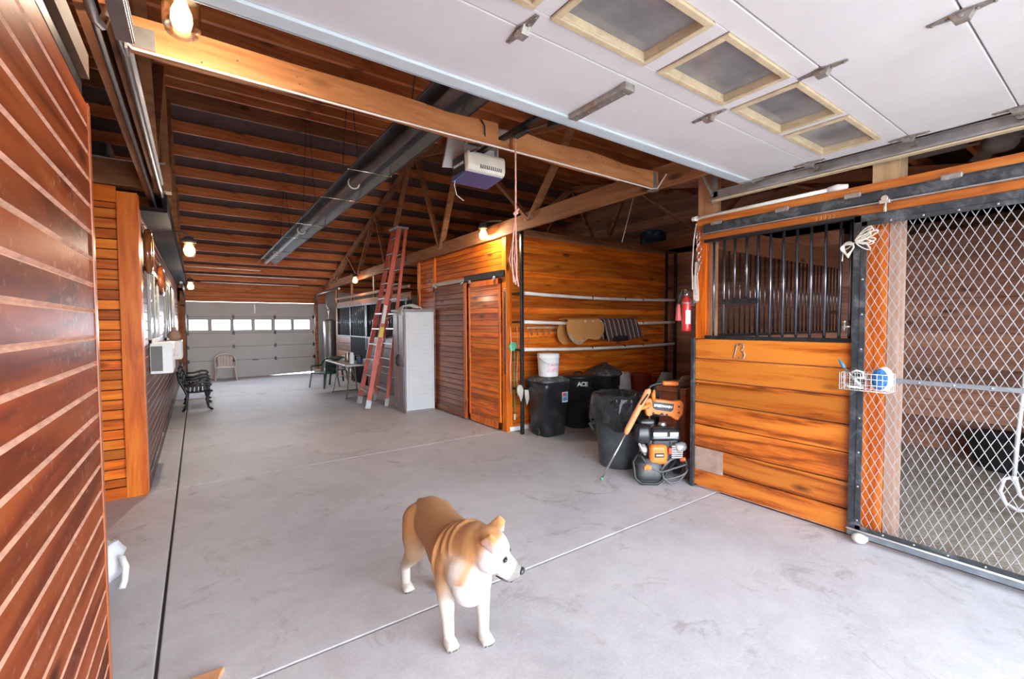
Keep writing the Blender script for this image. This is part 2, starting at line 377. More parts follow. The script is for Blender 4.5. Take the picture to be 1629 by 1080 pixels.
# roof sheet
mb = MB()
for y0, y1 in ((FY - 0.3, 7.9), (7.9, RY + 0.4)):
    z0, z1 = roofz(y0), roofz(y1)
    mb.hexa([(-4.6, y0, z0), (9.6, y0, z0), (9.6, y1, z1), (-4.6, y1, z1), (-4.6, y0, z0 + .04), (9.6, y0, z0 + .04), (9.6, y1, z1 + .04), (-4.6, y1, z1 + .04)])
tag(mb.build('ceiling', M['roof']), 'dark sheet roof underside behind the purlins', 'ceiling', kind='structure')

# near left board wall
NX = -0.285; NYE = 2.10
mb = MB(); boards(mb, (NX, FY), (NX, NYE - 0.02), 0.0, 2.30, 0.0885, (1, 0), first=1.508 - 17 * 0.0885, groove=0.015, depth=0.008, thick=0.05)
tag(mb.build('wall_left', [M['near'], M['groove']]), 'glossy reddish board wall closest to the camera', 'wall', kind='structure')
mb = MB(); mb.box(NX - 0.05, NX + 0.004, NYE - 0.02, NYE + 0.012, 0, 2.30); tag(mb.build('trim_1', wood('near_trim', (0.16, 0.03, 0.008), (0.33, 0.08, 0.02), (0.45, 0.14, 0.04), 0.35, axis='v', coat=0.3), bevel=0.003), 'edge strip at the end of the near wall', 'trim', kind='structure')
mb = MB(); mb.box(NX - 0.03, NX + 0.012, 0.2, 0.42, 0, 1.0); o = mb.build('trim_2', M['orange_v'], bevel=0.003); tag(o, 'orange upright board on the near wall', 'trim', kind='structure')
# sliding track cover over the near wall
t = thing('door_track', 'dark steel sliding track above the near reddish wall', 'door track', (NX - 0.06, 1.0, 2.34))
mb = MB(); mb.box(NX - 0.10, NX - 0.005, FY, 2.05, 2.305, 2.365); mb.build('rail', M['black_steel'], t, bevel=0.008)
mb = MB(); mb.box(NX - 0.04, NX + 0.012, FY, 2.06, 2.37, 2.45); mb.build('cover_board', wood('cover_board', (0.06, 0.03, 0.018), (0.11, 0.055, 0.03), (0.16, 0.09, 0.05), 0.7), t)
mb = MB(); mb.box(-0.46, -0.36, 2.14, 2.24, 0.0, roofz(2.2) - 0.16); tag(mb.build('roof_post', M['orange_v'], bevel=0.004, origin='auto'), 'orange wooden post standing behind the near wall end', 'post')

# facing wall and the long aisle wall on the left
mb = MB(); boards(mb, (-3.2, 5.235), (-0.41 - 0.14, 5.235), 0.1, 2.62, 0.0885, (0, -1), first=0.0885, groove=0.010, depth=0.008)
tag(mb.build('wall_left', [M['orange'], M['groove_dk']]), 'orange knotty board wall facing the doorway beside the corner post', 'wall', kind='structure')
mb = MB(); mb.box(-0.55, -0.405, 5.205, 5.26, 0.0, 2.72); mb.box(-0.425, -0.40, 5.26, 5.38, 0.0, 2.72)
tag(mb.build('trim_3', M['orange_v'], bevel=0.003), 'orange corner post board at the aisle corner', 'trim', kind='structure')
mb = MB(); mb.box(-3.2, -0.55, 5.21, 5.25, 2.62, 2.76); tag(mb.build('trim_4', M['orange_plain'], bevel=0.003), 'top rail of the facing wall', 'trim', kind='structure')
mb = MB(); mb.box(-3.2, -0.55, 5.21, 5.235, 0.0, 0.10); tag(mb.build('baseboard_left', M['orange_plain'], bevel=0.003), 'kick board below the facing wall', 'baseboard', kind='structure')
mb = MB(); mb.box(-3.2, -0.16, 5.20, 5.34, 2.77, 3.0); tag(mb.build('ceiling_beam', M['truss'], bevel=0.003, origin='auto'), 'brown beam lying across the top of the orange facing wall', 'beam')
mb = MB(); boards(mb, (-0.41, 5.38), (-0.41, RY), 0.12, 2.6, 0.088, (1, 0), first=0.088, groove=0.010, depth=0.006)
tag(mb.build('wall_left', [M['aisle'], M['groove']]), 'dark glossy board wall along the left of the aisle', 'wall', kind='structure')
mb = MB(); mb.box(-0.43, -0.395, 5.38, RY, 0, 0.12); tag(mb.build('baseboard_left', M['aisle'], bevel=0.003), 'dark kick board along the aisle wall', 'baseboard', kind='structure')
mb = MB(); mb.box(-0.41, -0.20, 5.34, RY, 2.60, 2.64); mb.box(-0.235, -0.20, 5.34, RY, 2.64, 2.78)
tag(mb.build('trim_5', M['soffit'], bevel=0.003), 'dark soffit board running above the aisle windows', 'trim', kind='structure')
mb = MB(); mb.box(-3.3, -3.2, FY, RY, 0, 3.6); tag(mb.build('wall_left', M['stall_in']), 'outer left wall', 'wall', kind='structure')
mb = MB(); mb.box(-4.6, NX - 0.05, FY - 0.05, FY, 0, 3.2); mb.box(3.83, 9.6, FY - 0.05, FY, 0, 3.2); mb.box(NX - 0.05, 3.83, FY - 0.05, FY, 2.55, 3.2)
tag(mb.build('wall_front', M['stall_in']), 'front wall around the doorway', 'wall', kind='structure')

# rear wall with door opening
mb = MB()
boards(mb, (-0.45, RY), (3.4, RY), 2.19, 2.75, 0.14, (0, -1), groove=0.012)
mb.box(-4.6, -0.27, RY, RY + .1, 0, 3.2, 0); mb.box(3.06, 9.6, RY + 0.02, RY + .12, 0, 3.2, 2)
tag(mb.build('wall_rear', [M['purlin'], M['groove_dk'], M['grey_panel']]), 'rear gable wall above and beside the closed garage door', 'wall', kind='structure')
mb = MB(); mb.box(-0.36, -0.26, RY - 0.12, RY, 0, 2.45); tag(mb.build('trim_6', M['truss']), 'left jamb post of the rear door', 'trim', kind='structure')
mb = MB(); mb.box(3.06, 3.14, RY - 0.12, RY + 0.02, 0, 2.3); tag(mb.build('trim_7', M['truss']), 'right jamb post of the rear door', 'trim', kind='structure')

# ---------------------------------------------------------------- roof framing
def purlin(y, w, h):
    z = roofz(y)
    mb = MB(); mb.box(-4.4, 9.4, y - w / 2, y + w / 2, z - h - 0.03, z - 0.01)
    return mb
k = 0; y = RY - 0.05; pur = []
while y > FY - 0.2:
    pur.append(y); y -= 0.585
for k, y in enumerate(pur):
    if abs(y - 7.9) < 0.2: continue
    side = 'rear' if y > 7.9 else 'front'
    n = len([q for q in pur if (q > 7.9) == (y > 7.9) and 0.2 <= abs(q - 7.9) < abs(y - 7.9)])
    nth = ['first', 'second', 'third', 'fourth', 'fifth', 'sixth', 'seventh', 'eighth', 'ninth', 'tenth', 'eleventh', 'twelfth', 'thirteenth', 'fourteenth', 'fifteenth', 'sixteenth'][n]
    o = purlin(y, 0.045, 0.15).build('roof_purlin', M['purlin'], origin='auto')
    tag(o, 'brown roof purlin on the %s slope, %s down from the ridge board' % (side, nth), 'purlin', 'purlins on the %s roof slope' % side)
mb = MB(); mb.box(-4.4, 9.4, 7.875, 7.925, 4.62, 4.97)
tag(mb.build('ridge_board', M['truss'], origin='auto'), 'deep ridge board along the peak of the roof', 'beam')

WEBS = [((4.53, 0), (6.1, 1)), ((4.53, 0), (3.72, 1)), ((6.97, 0), (6.25, 1)), ((6.97, 0), (7.9, 1)), ((9.5, 0), (8.25, 1)), ((9.5, 0), (10.1, 1)),
        ((11.45, 0), (10.3, 1)), ((11.45, 0), (12.25, 1)), ((13.5, 0), (12.4, 1)), ((13.5, 0), (14.2, 1)), ((2.0, 0), (3.4, 1)), ((2.0, 0), (1.5, 1))]
def truss(xf, zf, label, ply=1, web_mat='truss', y0=FY, y1=14.75):
    t = thing('roof_truss', label, 'truss', (xf(7), 7.0, zf(7)))
    mb = MB(); mb.bar((xf(y0), y0, zf(y0) + 0.095), (xf(y1), y1, zf(y1) + 0.095), 0.045, 0.19); mb.build('bottom_chord', M[web_mat], t)
    for k in range(1, ply):
        mb = MB(); mb.bar((xf(y0) + 0.07 * k, y0, zf(y0) + 0.11), (xf(y1) + 0.07 * k, y1, zf(y1) + 0.11), 0.04, 0.16); mb.build('bottom_chord', M[web_mat], t)
    for a, b in ((y0, 7.9), (7.9, y1)):
        mb = MB(); mb.bar((xf(a), a, roofz(a) - 0.27), (xf(b), b, roofz(b) - 0.27), 0.045, 0.15); mb.build('top_chord', M[web_mat], t)
    for (a, _), (b, _) in WEBS:
        mb = MB(); mb.bar((xf(a), a, zf(a) + 0.1), (xf(b), b, roofz(b) - 0.3), 0.04, 0.09, up=(1, 0, 0)); mb.build('web', M[web_mat], t)
        if ply > 1:
            mb = MB(); mb.bar((xf(a) + 0.07, a, zf(a) + 0.1), (xf(b) + 0.07, b, roofz(b) - 0.3), 0.04, 0.09, up=(1, 0, 0)); mb.build('web', M[web_mat], t)
    return t
def rx(y): return 3.57 - 0.019 * y
def rz(y): return 2.82 - 0.0155 * y
t = truss(rx, rz, 'brown timber truss crossing above the tack room wall', 1)
tl = truss(lambda y: -0.33, lambda y: 2.80 - 0.012 * y, 'brown timber truss running above the left aisle wall with pipes beside it', 2)
truss(lambda y: 7.35, lambda y: 3.02 - 0.02 * y, 'dim timber truss in the loft beyond the hay rack nook', 1)
# galvanised splice plates on the truss chord
for yy in (4.53, 6.97, 9.5):
    mb = MB(); mb.box(rx(yy) - 0.028, rx(yy) + 0.028, yy - 0.09, yy + 0.09, rz(yy) + 0.1, rz(yy) + 0.2); mb.build('splice_plate', M['galv_rust'], t)

# beam carrying the opener
t = thing('cross_beam', 'orange lumber beam spanning the aisle and carrying the door opener', 'beam', (1.6, 2.62, 2.76))
mb = MB(); n = 24; top = []; bot = []
for i in range(n + 1):
    x = -0.21 + (3.47 + 0.21) * i / n
    if 1.70 < x < 1.84: x = 1.725
    top.append((x, 2.905 + 0.012 * math.sin(i * 1.1) * (1 if i > 9 else 0.2))); bot.append((x, 2.762 - 0.006 * math.sin(i * 0.8)))
bl = [p for p in bot if p[0] < 1.74] ; tl_ = [p for p in top if p[0] < 1.74]; br = [(1.85, 2.762)] + [p for p in bot if p[0] > 1.86]; tr_ = [(1.85, 2.88), (1.88, 2.905)] + [p for p in top if p[0] > 1.89]
mb.prism(bl + tl_[::-1], (0, 2.595, 0), (1, 0, 0), (0, 0, 1), (0, 0.045, 0)); mb.build('joist', M['beam'], t)
mb = MB(); mb.prism(br + tr_[::-1], (0, 2.595, 0), (1, 0, 0), (0, 0, 1), (0, 0.045, 0)); mb.build('joist', M['beam'], t)
mb = MB(); mb.box(1.3, 2.3, 2.642, 2.66, 2.775, 2.83); mb.build('splice_board', M['beam'], t)
mb = MB(); mb.box(-0.22, -0.12, 2.588, 2.596, 2.77, 2.86); mb.box(-0.225, -0.215, 2.58, 2.66, 2.75, 2.88); mb.build('joist_hanger', M['galv'], t)
mb = MB(); mb.box(3.40, 3.44, 2.585, 2.596, 2.75, 2.90); mb.box(3.40, 3.475, 2.585, 2.66, 2.745, 2.755); mb.build('joist_hanger', M['galv'], t)
mb = MB(); mb.tube([(-0.25, 2.59, 3.1), (-0.24, 2.585, 2.8), (-0.2, 2.585, 2.757), (0.9, 2.585, 2.75), (2.2, 2.585, 2.753), (3.36, 2.585, 2.745), (3.44, 2.58, 2.76), (3.46, 2.5, 2.87)], 0.006, 6)
tag(mb.build('electric_cable', M['pvc'], origin='auto'), 'thin pale cable stapled under the opener beam', 'cable')
mb = MB()
for i in range(26):
    x = random.uniform(0, 3.3); z = random.uniform(2.78, 2.9); mb.tube([(x, 2.594, z), (x + .002, 2.585, z)], 0.003, 5)
mb.build('nail', M['galv'], t)['kind'] = 'stuff'

# ---------------------------------------------------------------- closed garage door at the rear
d = thing('door_1', 'closed white sectional garage door at the far end of the aisle', 'door', (1.4, RY, 0), kind='structure')
zs = [0.0, 0.515, 0.909, 1.296, 1.764, 2.185]
wx = [(-0.187, 0.259), (0.338, 0.793), (0.866, 1.319), (1.396, 1.841), (1.926, 2.377), (2.45, 2.905)]
for i, (a, b) in enumerate(zip(zs, zs[1:])):
    mb = MB()
    a2 = a
    if i == 3:
        mb.box(-0.26, 3.06, RY, RY + .04, a2, 1.375); mb.box(-0.26, 3.06, RY, RY + .04, 1.68, b)
        xs = [-0.26] + [v for p in wx for v in p] + [3.06]
        for q in range(0, len(xs), 2): mb.box(xs[q], xs[q + 1], RY, RY + .04, 1.375, 1.68)
    elif i == 0:
        mb.hexa([(-0.26, RY, 0.001), (1.7, RY, 0.001), (1.7, RY + .04, 0.001), (-0.26, RY + .04, 0.001), (-0.26, RY, b), (1.7, RY, b), (1.7, RY + .04, b), (-0.26, RY + .04, b)]); mb.hexa([(1.7, RY, 0.001), (3.06, RY, 0.045), (3.06, RY + .04, 0.045), (1.7, RY + .04, 0.001), (1.7, RY, b), (3.06, RY, b), (3.06, RY + .04, b), (1.7, RY + .04, b)])
    else: mb.box(-0.26, 3.06, RY, RY + .04, a2, b)
    mb.build('door_section', M['grey_panel'], d, bevel=0.006)
skyglass = glassy('frosted_glass', (0.95, 0.97, 1.0), 0.92, 0.1)
for a, b in wx:
    mb = MB()
    for (x0, x1, z0, z1) in ((a, b, 1.36, 1.385), (a, b, 1.67, 1.695), (a - .010, a + .010, 1.36, 1.695), (b - .010, b + .010, 1.36, 1.695)): mb.box(x0, x1, RY - .012, RY + .01, z0, z1)
    f = mb.build('window_frame', plain('door_trim_grey', (0.22, 0.2, 0.21), 0.5), d, bevel=0.004)
    mb = MB(); mb.box(a, b, RY + .015, RY + .02, 1.38, 1.68); mb.build('pane', skyglass, f)
for i, z in enumerate(zs[1:-1]):
    mb = MB(); mb.box(-0.26, 3.06, RY - .003, RY + .001, z - .006, z + .006); mb.build('seam', M['pipe'], d)
    for x in (0.86, 1.93, -0.22, 3.02):
        mb = MB(); mb.box(x - .03, x + .03, RY - .03, RY, z - .05, z + .05); mb.build('hinge', M['black_steel'], d, bevel=0.004)
mb = MB(); mb.box(1.38, 1.43, RY - .05, RY, 1.85, 2.14); mb.build('bracket', M['galv'], d, bevel=.004)
mb = MB(); mb.tube([(1.32, RY - .03, 0.50), (1.32, RY - .06, 0.5), (1.46, RY - .06, 0.5), (1.46, RY - .03, 0.5)], 0.01); mb.build('handle', M['black_steel'], d)
for x in (-0.26, 3.07):
    mb = MB(); mb.tube([(x, RY - .06, 0), (x, RY - .06, 2.25), (x, RY - .2, 2.42), (x, RY - .5, 2.47), (x, RY - 3.0, 2.47)], 0.03, 6); mb.build('track', M['pipe'], d)

# ---------------------------------------------------------------- overhead door, open above the doorway
d = thing('door_2', 'open white sectional garage door hanging under the roof overhead', 'door', (1.78, 0.7, 2.7), kind='structure')
ZD = 2.70; X0, X1 = -0.17, 3.72
jy = [1.94, 1.437, 0.883, 0.425, -0.06, -0.56]
wins = [(-0.13, 0.41), (0.495, 1.035), (1.118, 1.66), (1.756, 2.30), (2.39, 2.93), (3.0, 3.545)]
WY0, WY1 = 0.985, 1.325
for i in range(5):
    y1, y0 = jy[i] - 0.003, jy[i + 1] + 0.003
    mb = MB()
    if i == 1:
        mb.box(X0, X1, y0, WY0, ZD, ZD + .045); mb.box(X0, X1, WY1, y1, ZD, ZD + .045)
        xs = [X0] + [v for p in wins for v in p] + [X1]
        for q in range(0, len(xs), 2): mb.box(xs[q], xs[q + 1], WY0, WY1, ZD, ZD + .045)
    else: mb.box(X0, X1, y0, y1, ZD, ZD + .045)
    mb.build('door_section', M['white_panel'], d, bevel=0.004)
mb = MB(); mb.box(X0, X1, 1.872, 1.955, ZD - .016, ZD - .001); mb.box(X0, X1, 1.945, 1.96, ZD - .016, ZD + .05); mb.build('weather_strip', M['weather'], d, bevel=0.003)
for a, b in wins:
    mb = MB(); e = 0.028
    for (x0, x1, y0, y1) in ((a, b, WY0, WY0 + e), (a, b, WY1 - e, WY1), (a, a + e, WY0 + e, WY1 - e), (b - e, b, WY0 + e, WY1 - e)):
        mb.box(x0, x1, y0, y1, ZD - .012, ZD + .0)
        mb.box(x0 + (0.01 if x0 == a else 0), x1 - (0.01 if x1 == b else 0), y0, y1, ZD, ZD + .035)
    f = mb.build('window_frame', M['cream'], d, bevel=0.003)
    mb = MB(); mb.box(a, b, WY0, WY1, ZD + .03, ZD + .036); mb.build('pane', M['dusty_glass'], f)
def hinge(x, y, end=False):
    mb = MB()
    mb.prism([(-.10, -.008), (-.03, -.02), (-.012, -.026), (.012, -.026), (.03, -.02), (.10, -.008), (.10, .008), (.03, .02), (.012, .026), (-.012, .026), (-.03, .02), (-.10, .008)], (x, y, ZD - .006), (0, 1, 0), (1, 0, 0), (0, 0, .005))
    mb.prism([(-.035, 0), (-.02, -.028), (.02, -.028), (.035, 0)], (x - .018, y, ZD - .006), (0, 1, 0), (0, 0, 1), (0.036, 0, 0))
    for s in (-.085, -.04, .04, .085): mb.lathe([(.007, 0), (.006, -.006)], (x, y + s, ZD - .006), 6)
    mb.tube([(x - .025, y, ZD - .018), (x + (0.10 if end else .025), y, ZD - .018)], .007, 6)
    if end: mb.lathe([(.022, -.01), (.022, .01)], (x + .10, y, ZD - .018), 12, (1, 0, 0))
    mb.build('hinge', M['galv_rust'], d)
for y in jy[1:4]:
    for x in (1.07, 2.365, -0.1): hinge(x, y)
    hinge(3.66, y, True)
mb = MB(); mb.prism([(-.028, 0), (-.028, -.03), (.028, -.03), (.028, 0)], (1.735, 1.475, ZD), (1, 0, 0), (0, 0, 1), (0, 0.39, 0))
mb.box(1.70, 1.77, 1.46, 1.50, ZD - .034, ZD - .0)
for i in range(5): mb.lathe([(.006, 0), (.006, -.006)], (1.735, 1.5 + .08 * i, ZD - .03), 6)
mb.build('operator_bracket', M['galv_rust'], d, bevel=.004)
# bottom corner roller bracket
mb = MB(); mb.box(3.66, 3.73, 1.86, 1.95, ZD - .03, ZD - .016); mb.bar((3.70, 1.93, 2.68), (3.76, 1.80, 2.70), .03, .012); mb.build('corner_bracket', M['galv_rust'], d)

# right horizontal track with hanger
def track(x, s, label, hang=True):
    t = thing('door_rail', label, 'door track', (x, 0.8, 2.62))
    mb = MB()
    mb.box(x - .0, x + s * .006, -0.7, 2.26, 2.625, 2.70); mb.box(x - .0, x - s * .03, -0.7, 2.26, 2.695, 2.70); mb.box(x, x - s * .03, -0.7, 2.26, 2.625, 2.63); mb.box(x - s * .03, x - s * .034, -0.7, 2.26, 2.625, 2.64)
    mb.build('channel', M['galv'] if hang else M['pipe'], t)
    mb = MB(); mb.box(x - s * .03, x + s * .02, -0.7, 2.24, 2.612, 2.622); mb.build('lower_lip', M['cream'] if hang else M['pipe'], t)
    if not hang: return t
    mb = MB(); mb.box(x, x + s * .005, 2.20, 2.26, 2.60, 3.02); mb.box(x, x + s * .04, 2.255, 2.26, 2.60, 3.02); mb.build('hanger', M['galv'], t)
    mb = MB(); mb.bar((x - s * 0.005, 2.24, 2.66), (x - s * .30, 2.24, 2.95), .035, .005, up=(0, 1, 0)); mb.build('brace', M['galv_rust'], t)
    return t
track(3.775, 1, 'galvanised overhead door track above the horse stall front')
track(-0.20, -1, 'galvanised overhead door track beside the left truss', False)
# ---------------------------------------------------------------- opener
t = thing('door_opener', 'garage door opener with white cover and blue lens hanging from the beam', 'door opener', (1.82, 3.0, 2.66))
mb = MB(); prof = [(2.90, 2.825), (2.893, 2.80), (2.89, 2.72), (2.90, 2.685), (2.95, 2.672), (2.96, 2.83)]
mb.prism(prof, (1.655, 0, 0), (0, 1, 0), (0, 0, 1), (0.335, 0, 0)); o = mb.build('cover', M['white_plastic'], t, bevel=0.015)
o.data.materials[0] = plain('yellowed_cover', (0.74, 0.70, 0.62), 0.4, dirt=(0.4, 0.25, 0.15), dirt_amt=0.35, scale=5)
mb = MB()
for i in range(11): mb.box(1.76 + i * .018, 1.766 + i * .018, 2.886, 2.892, 2.705, 2.732)
mb.build('vent', M['black_rubber'], o)
mb = MB(); mb.box(1.665, 1.98, 2.955, 3.16, 2.685, 2.825); ch = mb.build('chassis', plain('dark_navy', (0.02, 0.022, 0.035), 0.35), t, bevel=.006)
mb = MB(); mb.prism([(2.92, 2.672), (3.16, 2.645), (3.17, 2.69), (2.95, 2.69)], (1.66, 0, 0), (0, 1, 0), (0, 0, 1), (0.325, 0, 0)); mb.build('lens', plain('blue_lens', (0.07, 0.09, 0.24), 0.25), t, bevel=.006)
text('POWER DRIVE', 0.028, 'lettering', M['white_plastic'], t, frame_m((1.6635, 3.055, 2.755), (0, -1, 0), (0, 0, 1)), 0.001, 0.0006, 0.85)
mb = MB(); mb.tube([(1.80, 3.02, 2.865), (1.795, 2.2, 2.86), (1.79, -0.85, 2.86)], 0.004, 4); mb.box(1.775, 1.815, -0.85, 3.1, 2.835, 2.86); rl = mb.build('rail', M['black_steel'], t)
for x in (1.69, 1.96):
    mb = MB(); mb.box(x - .012, x + .012, 2.985, 2.989, 2.80, 2.93); mb.build('strap', M['galv'], t)
mb = MB(); mb.box(1.68, 1.97, 2.64, 3.0, 2.905, 2.912); mb.build('mounting_strap', M['galv'], t)
mb = MB(); mb.prism([(1.60, 2.77), (2.12, 2.84), (2.12, 3.05), (1.66, 3.05)], (0, 3.19, 0), (1, 0, 0), (0, 0, 1), (0, .02, 0)); mb.build('mounting_board', M['white_panel'], t)
mb = MB(); mb.tube([(1.58, 2.585, 2.90), (1.60, 2.57, 2.86), (1.62, 2.60, 2.80), (1.68, 2.8, 2.80), (1.68, 2.98, 2.82)], .006, 6); mb.build('power_cord', M['black_rubber'], t)
mb = MB(); mb.tube([(1.67, 3.1, 2.70), (1.66, 3.12, 2.62), (1.67, 3.1, 2.54), (1.72, 3.08, 2.50)], .003, 5); mb.build('antenna_wire', M['pvc'], t)
mb = MB(); mb.box(1.77, 1.82, 2.38, 2.50, 2.80, 2.84); mb.bar((1.795, 2.40, 2.81), (1.77, 2.02, 2.74), .022, .006); mb.bar((1.77, 2.06, 2.72), (1.74, 1.88, 2.69), .022, .006); mb.box(1.75, 1.78, 2.0, 2.1, 2.72, 2.755)
mb.build('drive_arm', M['black_steel'], t)
tp = thing('pull_cord', 'pink emergency release rope hanging from the opener rail', 'rope', (1.80, 2.5, 1.8))
mb = MB(); mb.tube([(1.80, 2.5, 2.82), (1.801, 2.5, 2.6), (1.80, 2.5, 2.30)], .006, 6); mb.build('cord', M['pink_rope'], tp)
mb = MB(); mb.tube([(1.795, 2.49, 2.32), (1.815, 2.5, 2.30), (1.80, 2.51, 2.285), (1.785, 2.5, 2.295), (1.80, 2.49, 2.31), (1.825, 2.5, 2.33)], .008, 6)
for k in range(4):
    a = k * 1.6; mb.tube([(1.80, 2.5, 2.29), (1.79 + .012 * math.cos(a), 2.5 + .012 * math.sin(a), 2.15), (1.775 + .02 * math.cos(a + 1), 2.5 + .02 * math.sin(a), 1.98), (1.80 + .02 * math.cos(a), 2.5, 1.80 + .012 * k)], .005, 6)
mb.build('tassel', M['pink_rope'], tp)

# ---------------------------------------------------------------- tube heater
t = thing('tube_heater', 'long grey radiant tube heater hanging on chains below the roof', 'heater', (1.5, 8, 3.1))
xc = 1.49; hw = 0.205; ya, yb = 2.1, 13.2
mb = MB(); poly = [(-hw - .012, .0), (-hw, -.012), (-hw, 0), (-.09, .15), (.09, .15), (hw, 0), (hw, -.012), (hw + .012, 0), (.095, .156), (-.095, .156)]
mb.prism([(-hw, 0), (-.10, .13), (.10, .13), (hw, 0), (hw, -.012), (hw + .006, -.012), (hw + .006, .003), (.103, .136), (-.103, .136), (-hw - .006, .003), (-hw - .006, -.012), (-hw, -.012)], (xc, ya, 3.1), (1, 0, 0), (0, 0, 1), (0, yb - ya, 0))
mb.build('reflector', plain('heater_steel', (0.06, 0.052, 0.055), 0.6, 0.15, var=0.25, scale=3, dirt=(0.2, 0.15, 0.12)), t)
mb = MB(); mb.tube([(xc, ya, 3.14), (xc, yb - .1, 3.14)], .048, 16); mb.build('burner_tube', plain('burnt_tube', (0.09, 0.06, 0.058), 0.65, 0.15, var=.4, scale=2), t)
for y in (4.62, 5.81, 7.55, 8.83, 10.7, 12.05, 3.2):
    mb = MB(); mb.tube([(xc - hw - .02, y, 3.095), (xc + hw + .02, y, 3.095)], .007, 6); mb.build('cross_wire', M['chrome'], t)
for y in (5.2, 8.3, 11.2):
    mb = MB(); mb.tube([(xc + .06 * math.cos(a), y, 3.135 + .06 * math.sin(a)) for a in [PI * (0.75 + 1.5 * i / 12) for i in range(13)]], .009, 6); mb.build('tube_clamp', M['white_plastic'], t)
for y in (3.3, 5.3, 7.6, 9.9, 12.3):
    for s in (-1, 1):
        mb = MB(); mb.tube([(xc + s * .1, y, 3.2), (xc + s * .02, y, 3.2 + (roofz(y) - 3.36)), (xc + s * .02, y, roofz(y) - 0.15)], .005, 5); mb.build('chain', M['black_steel'], t)

# ---------------------------------------------------------------- jelly jar lamps
bulb_mat = emit('lamp_glow', (1.0, 0.60, 0.22), 5)
jar_mat, _nt, _b = newmat('jar_glass'); _gl = _nt.nodes.new('ShaderNodeBsdfGlossy'); _gl.inputs['Roughness'].default_value = .05; _tr = _nt.nodes.new('ShaderNodeBsdfTransparent'); _tr.inputs[0].default_value = (1, .95, .86, 1); _lw = _nt.nodes.new('ShaderNodeLayerWeight'); _lw.inputs[0].default_value = .25
_mx = _nt.nodes.new('ShaderNodeMixShader'); L(_nt, _lw.outputs['Facing'], _mx.inputs[0]); L(_nt, _tr.outputs[0], _mx.inputs[1]); L(_nt, _gl.outputs[0], _mx.inputs[2]); L(_nt, _mx.outputs[0], _nt.nodes['Material Output'].inputs[0])
def jar_lamp(x, y, z, label, arm, power=20, fat=1.64):
    t = thing('jar_lamp', label, 'lamp', (x, y, z), 'jelly jar lamps along the aisle')
    mb = MB(); mb.lathe([(.03, .0), (.052, .012), (.062, .04), (.064, .10), (.06, .15), (.05, .165), (.046, .165), (.056, .15), (.06, .10), (.058, .045), (.048, .017), (.028, .006)], (x, y, z), 24)
    mb.build('glass_jar', jar_mat, t)
    mb = MB(); mb.lathe([(.012 * fat, .03), (.030 * fat, .04), (.036 * fat, .065), (.034 * fat, .095), (.022 * fat, .125), (.016 * fat, .15)], (x, y, z), 20); mb.build('bulb', bulb_mat, t)
    mb = MB(); mb.lathe([(.052, .16), (.07, .165), (.07, .185), (.055, .19), (.05, .23), (.03, .24)], (x, y, z), 20); mb.build('cap', M['pipe'], t)
    mb = MB(); mb.tube([(x, y, z + .235)] + [tuple(p) for p in arm], .011, 8); mb.build('conduit_arm', M['pipe'], t)
    ld = bpy.data.lights.new('lamp_light', 'POINT'); ld.energy = power; ld.color = (1.0, 0.93, 0.86); ld.shadow_soft_size = 0.012
    lo = bpy.data.objects.new('lamp_light', ld); COL.objects.link(lo); lo.parent = t; lo.location = (0, 0, -0.02 + .0)
    lo.location = (0, 0, 0.018)
    return t
jar_lamp(-0.018, 2.19, 2.665, 'large bright jar lamp hanging nearest the doorway beside the opener beam', [(-.018, 2.19, 2.93), (-.1, 2.2, 2.96), (-.28, 2.22, 2.97)], 7, 1.0)
jar_lamp(-0.05, 6.6, 2.36, 'jar lamp on the left truss, beyond the soffit start', [(-.06, 6.6, 2.62), (-.12, 6.62, 2.64), (-.25, 6.65, 2.66), (-.31, 6.7, 2.80)])
jar_lamp(-0.085, 11.4, 2.26, 'jar lamp on the left truss nearest the closed rear door', [(-.09, 11.4, 2.53), (-.15, 11.4, 2.56), (-.31, 11.4, 2.75)], 10)
jar_lamp(3.30, 5.36, 2.70, 'jar lamp on the right beam above the sliding tack room doors', [(3.30, 5.36, 2.94), (3.36, 5.25, 2.96), (3.44, 5.1, 2.94)], 14)
jar_lamp(3.20, 11.2, 2.53, 'jar lamp on the right beam behind the red ladder', [(3.22, 11.2, 2.79), (3.33, 11.2, 2.8)], 10)

# conduits beside the left truss
def pipe(name, pts, r, mat, label, cat='pipe', group=None):
    mb = MB(); mb.tube(pts, r, 8); return tag(mb.build(name, M[mat], origin='auto'), label, cat, group)
pipe('conduit', [(-.262, 1.2, 2.60), (-.26, 2.1, 2.60), (-.255, 2.22, 2.64), (-.25, 2.38, 2.79), (-.235, 2.7, 2.775), (-.235, 14.4, 2.66)], .016, 'pipe', 'thick grey conduit bending beside the left door track')
pipe('conduit', [(-.30, FY, 2.785), (-.30, 14.4, 2.60)], .011, 'pipe', 'thin grey conduit under the left truss chord')
pipe('conduit', [(-.225, 2.7, 2.86), (-.225, 14.4, 2.72)], .011, 'pvc', 'pale thin conduit on the side of the left truss')
for (y, x0, x1, z, lab) in ((13.4, -.25, 1.4, 2.96, 'pale conduit crossing the ceiling at the end of the tube heater'), (14.0, -.25, 2.9, 2.84, 'pale conduit crossing the ceiling close to the rear door'), (14.5, 0.1, 2.5, 2.68, 'short pale conduit crossing above the rear door windows')):
    pipe('ceiling_conduit', [(x0, y, z), (x1, y, z - .01)], .013, 'pvc', lab)
pipe('hanging_wire', [(4.75, 3.9, 3.3), (4.60, 4.0, 2.6)], .004, 'pvc', 'thin pale wire hanging in front of the loft above the rack nook', 'wire')

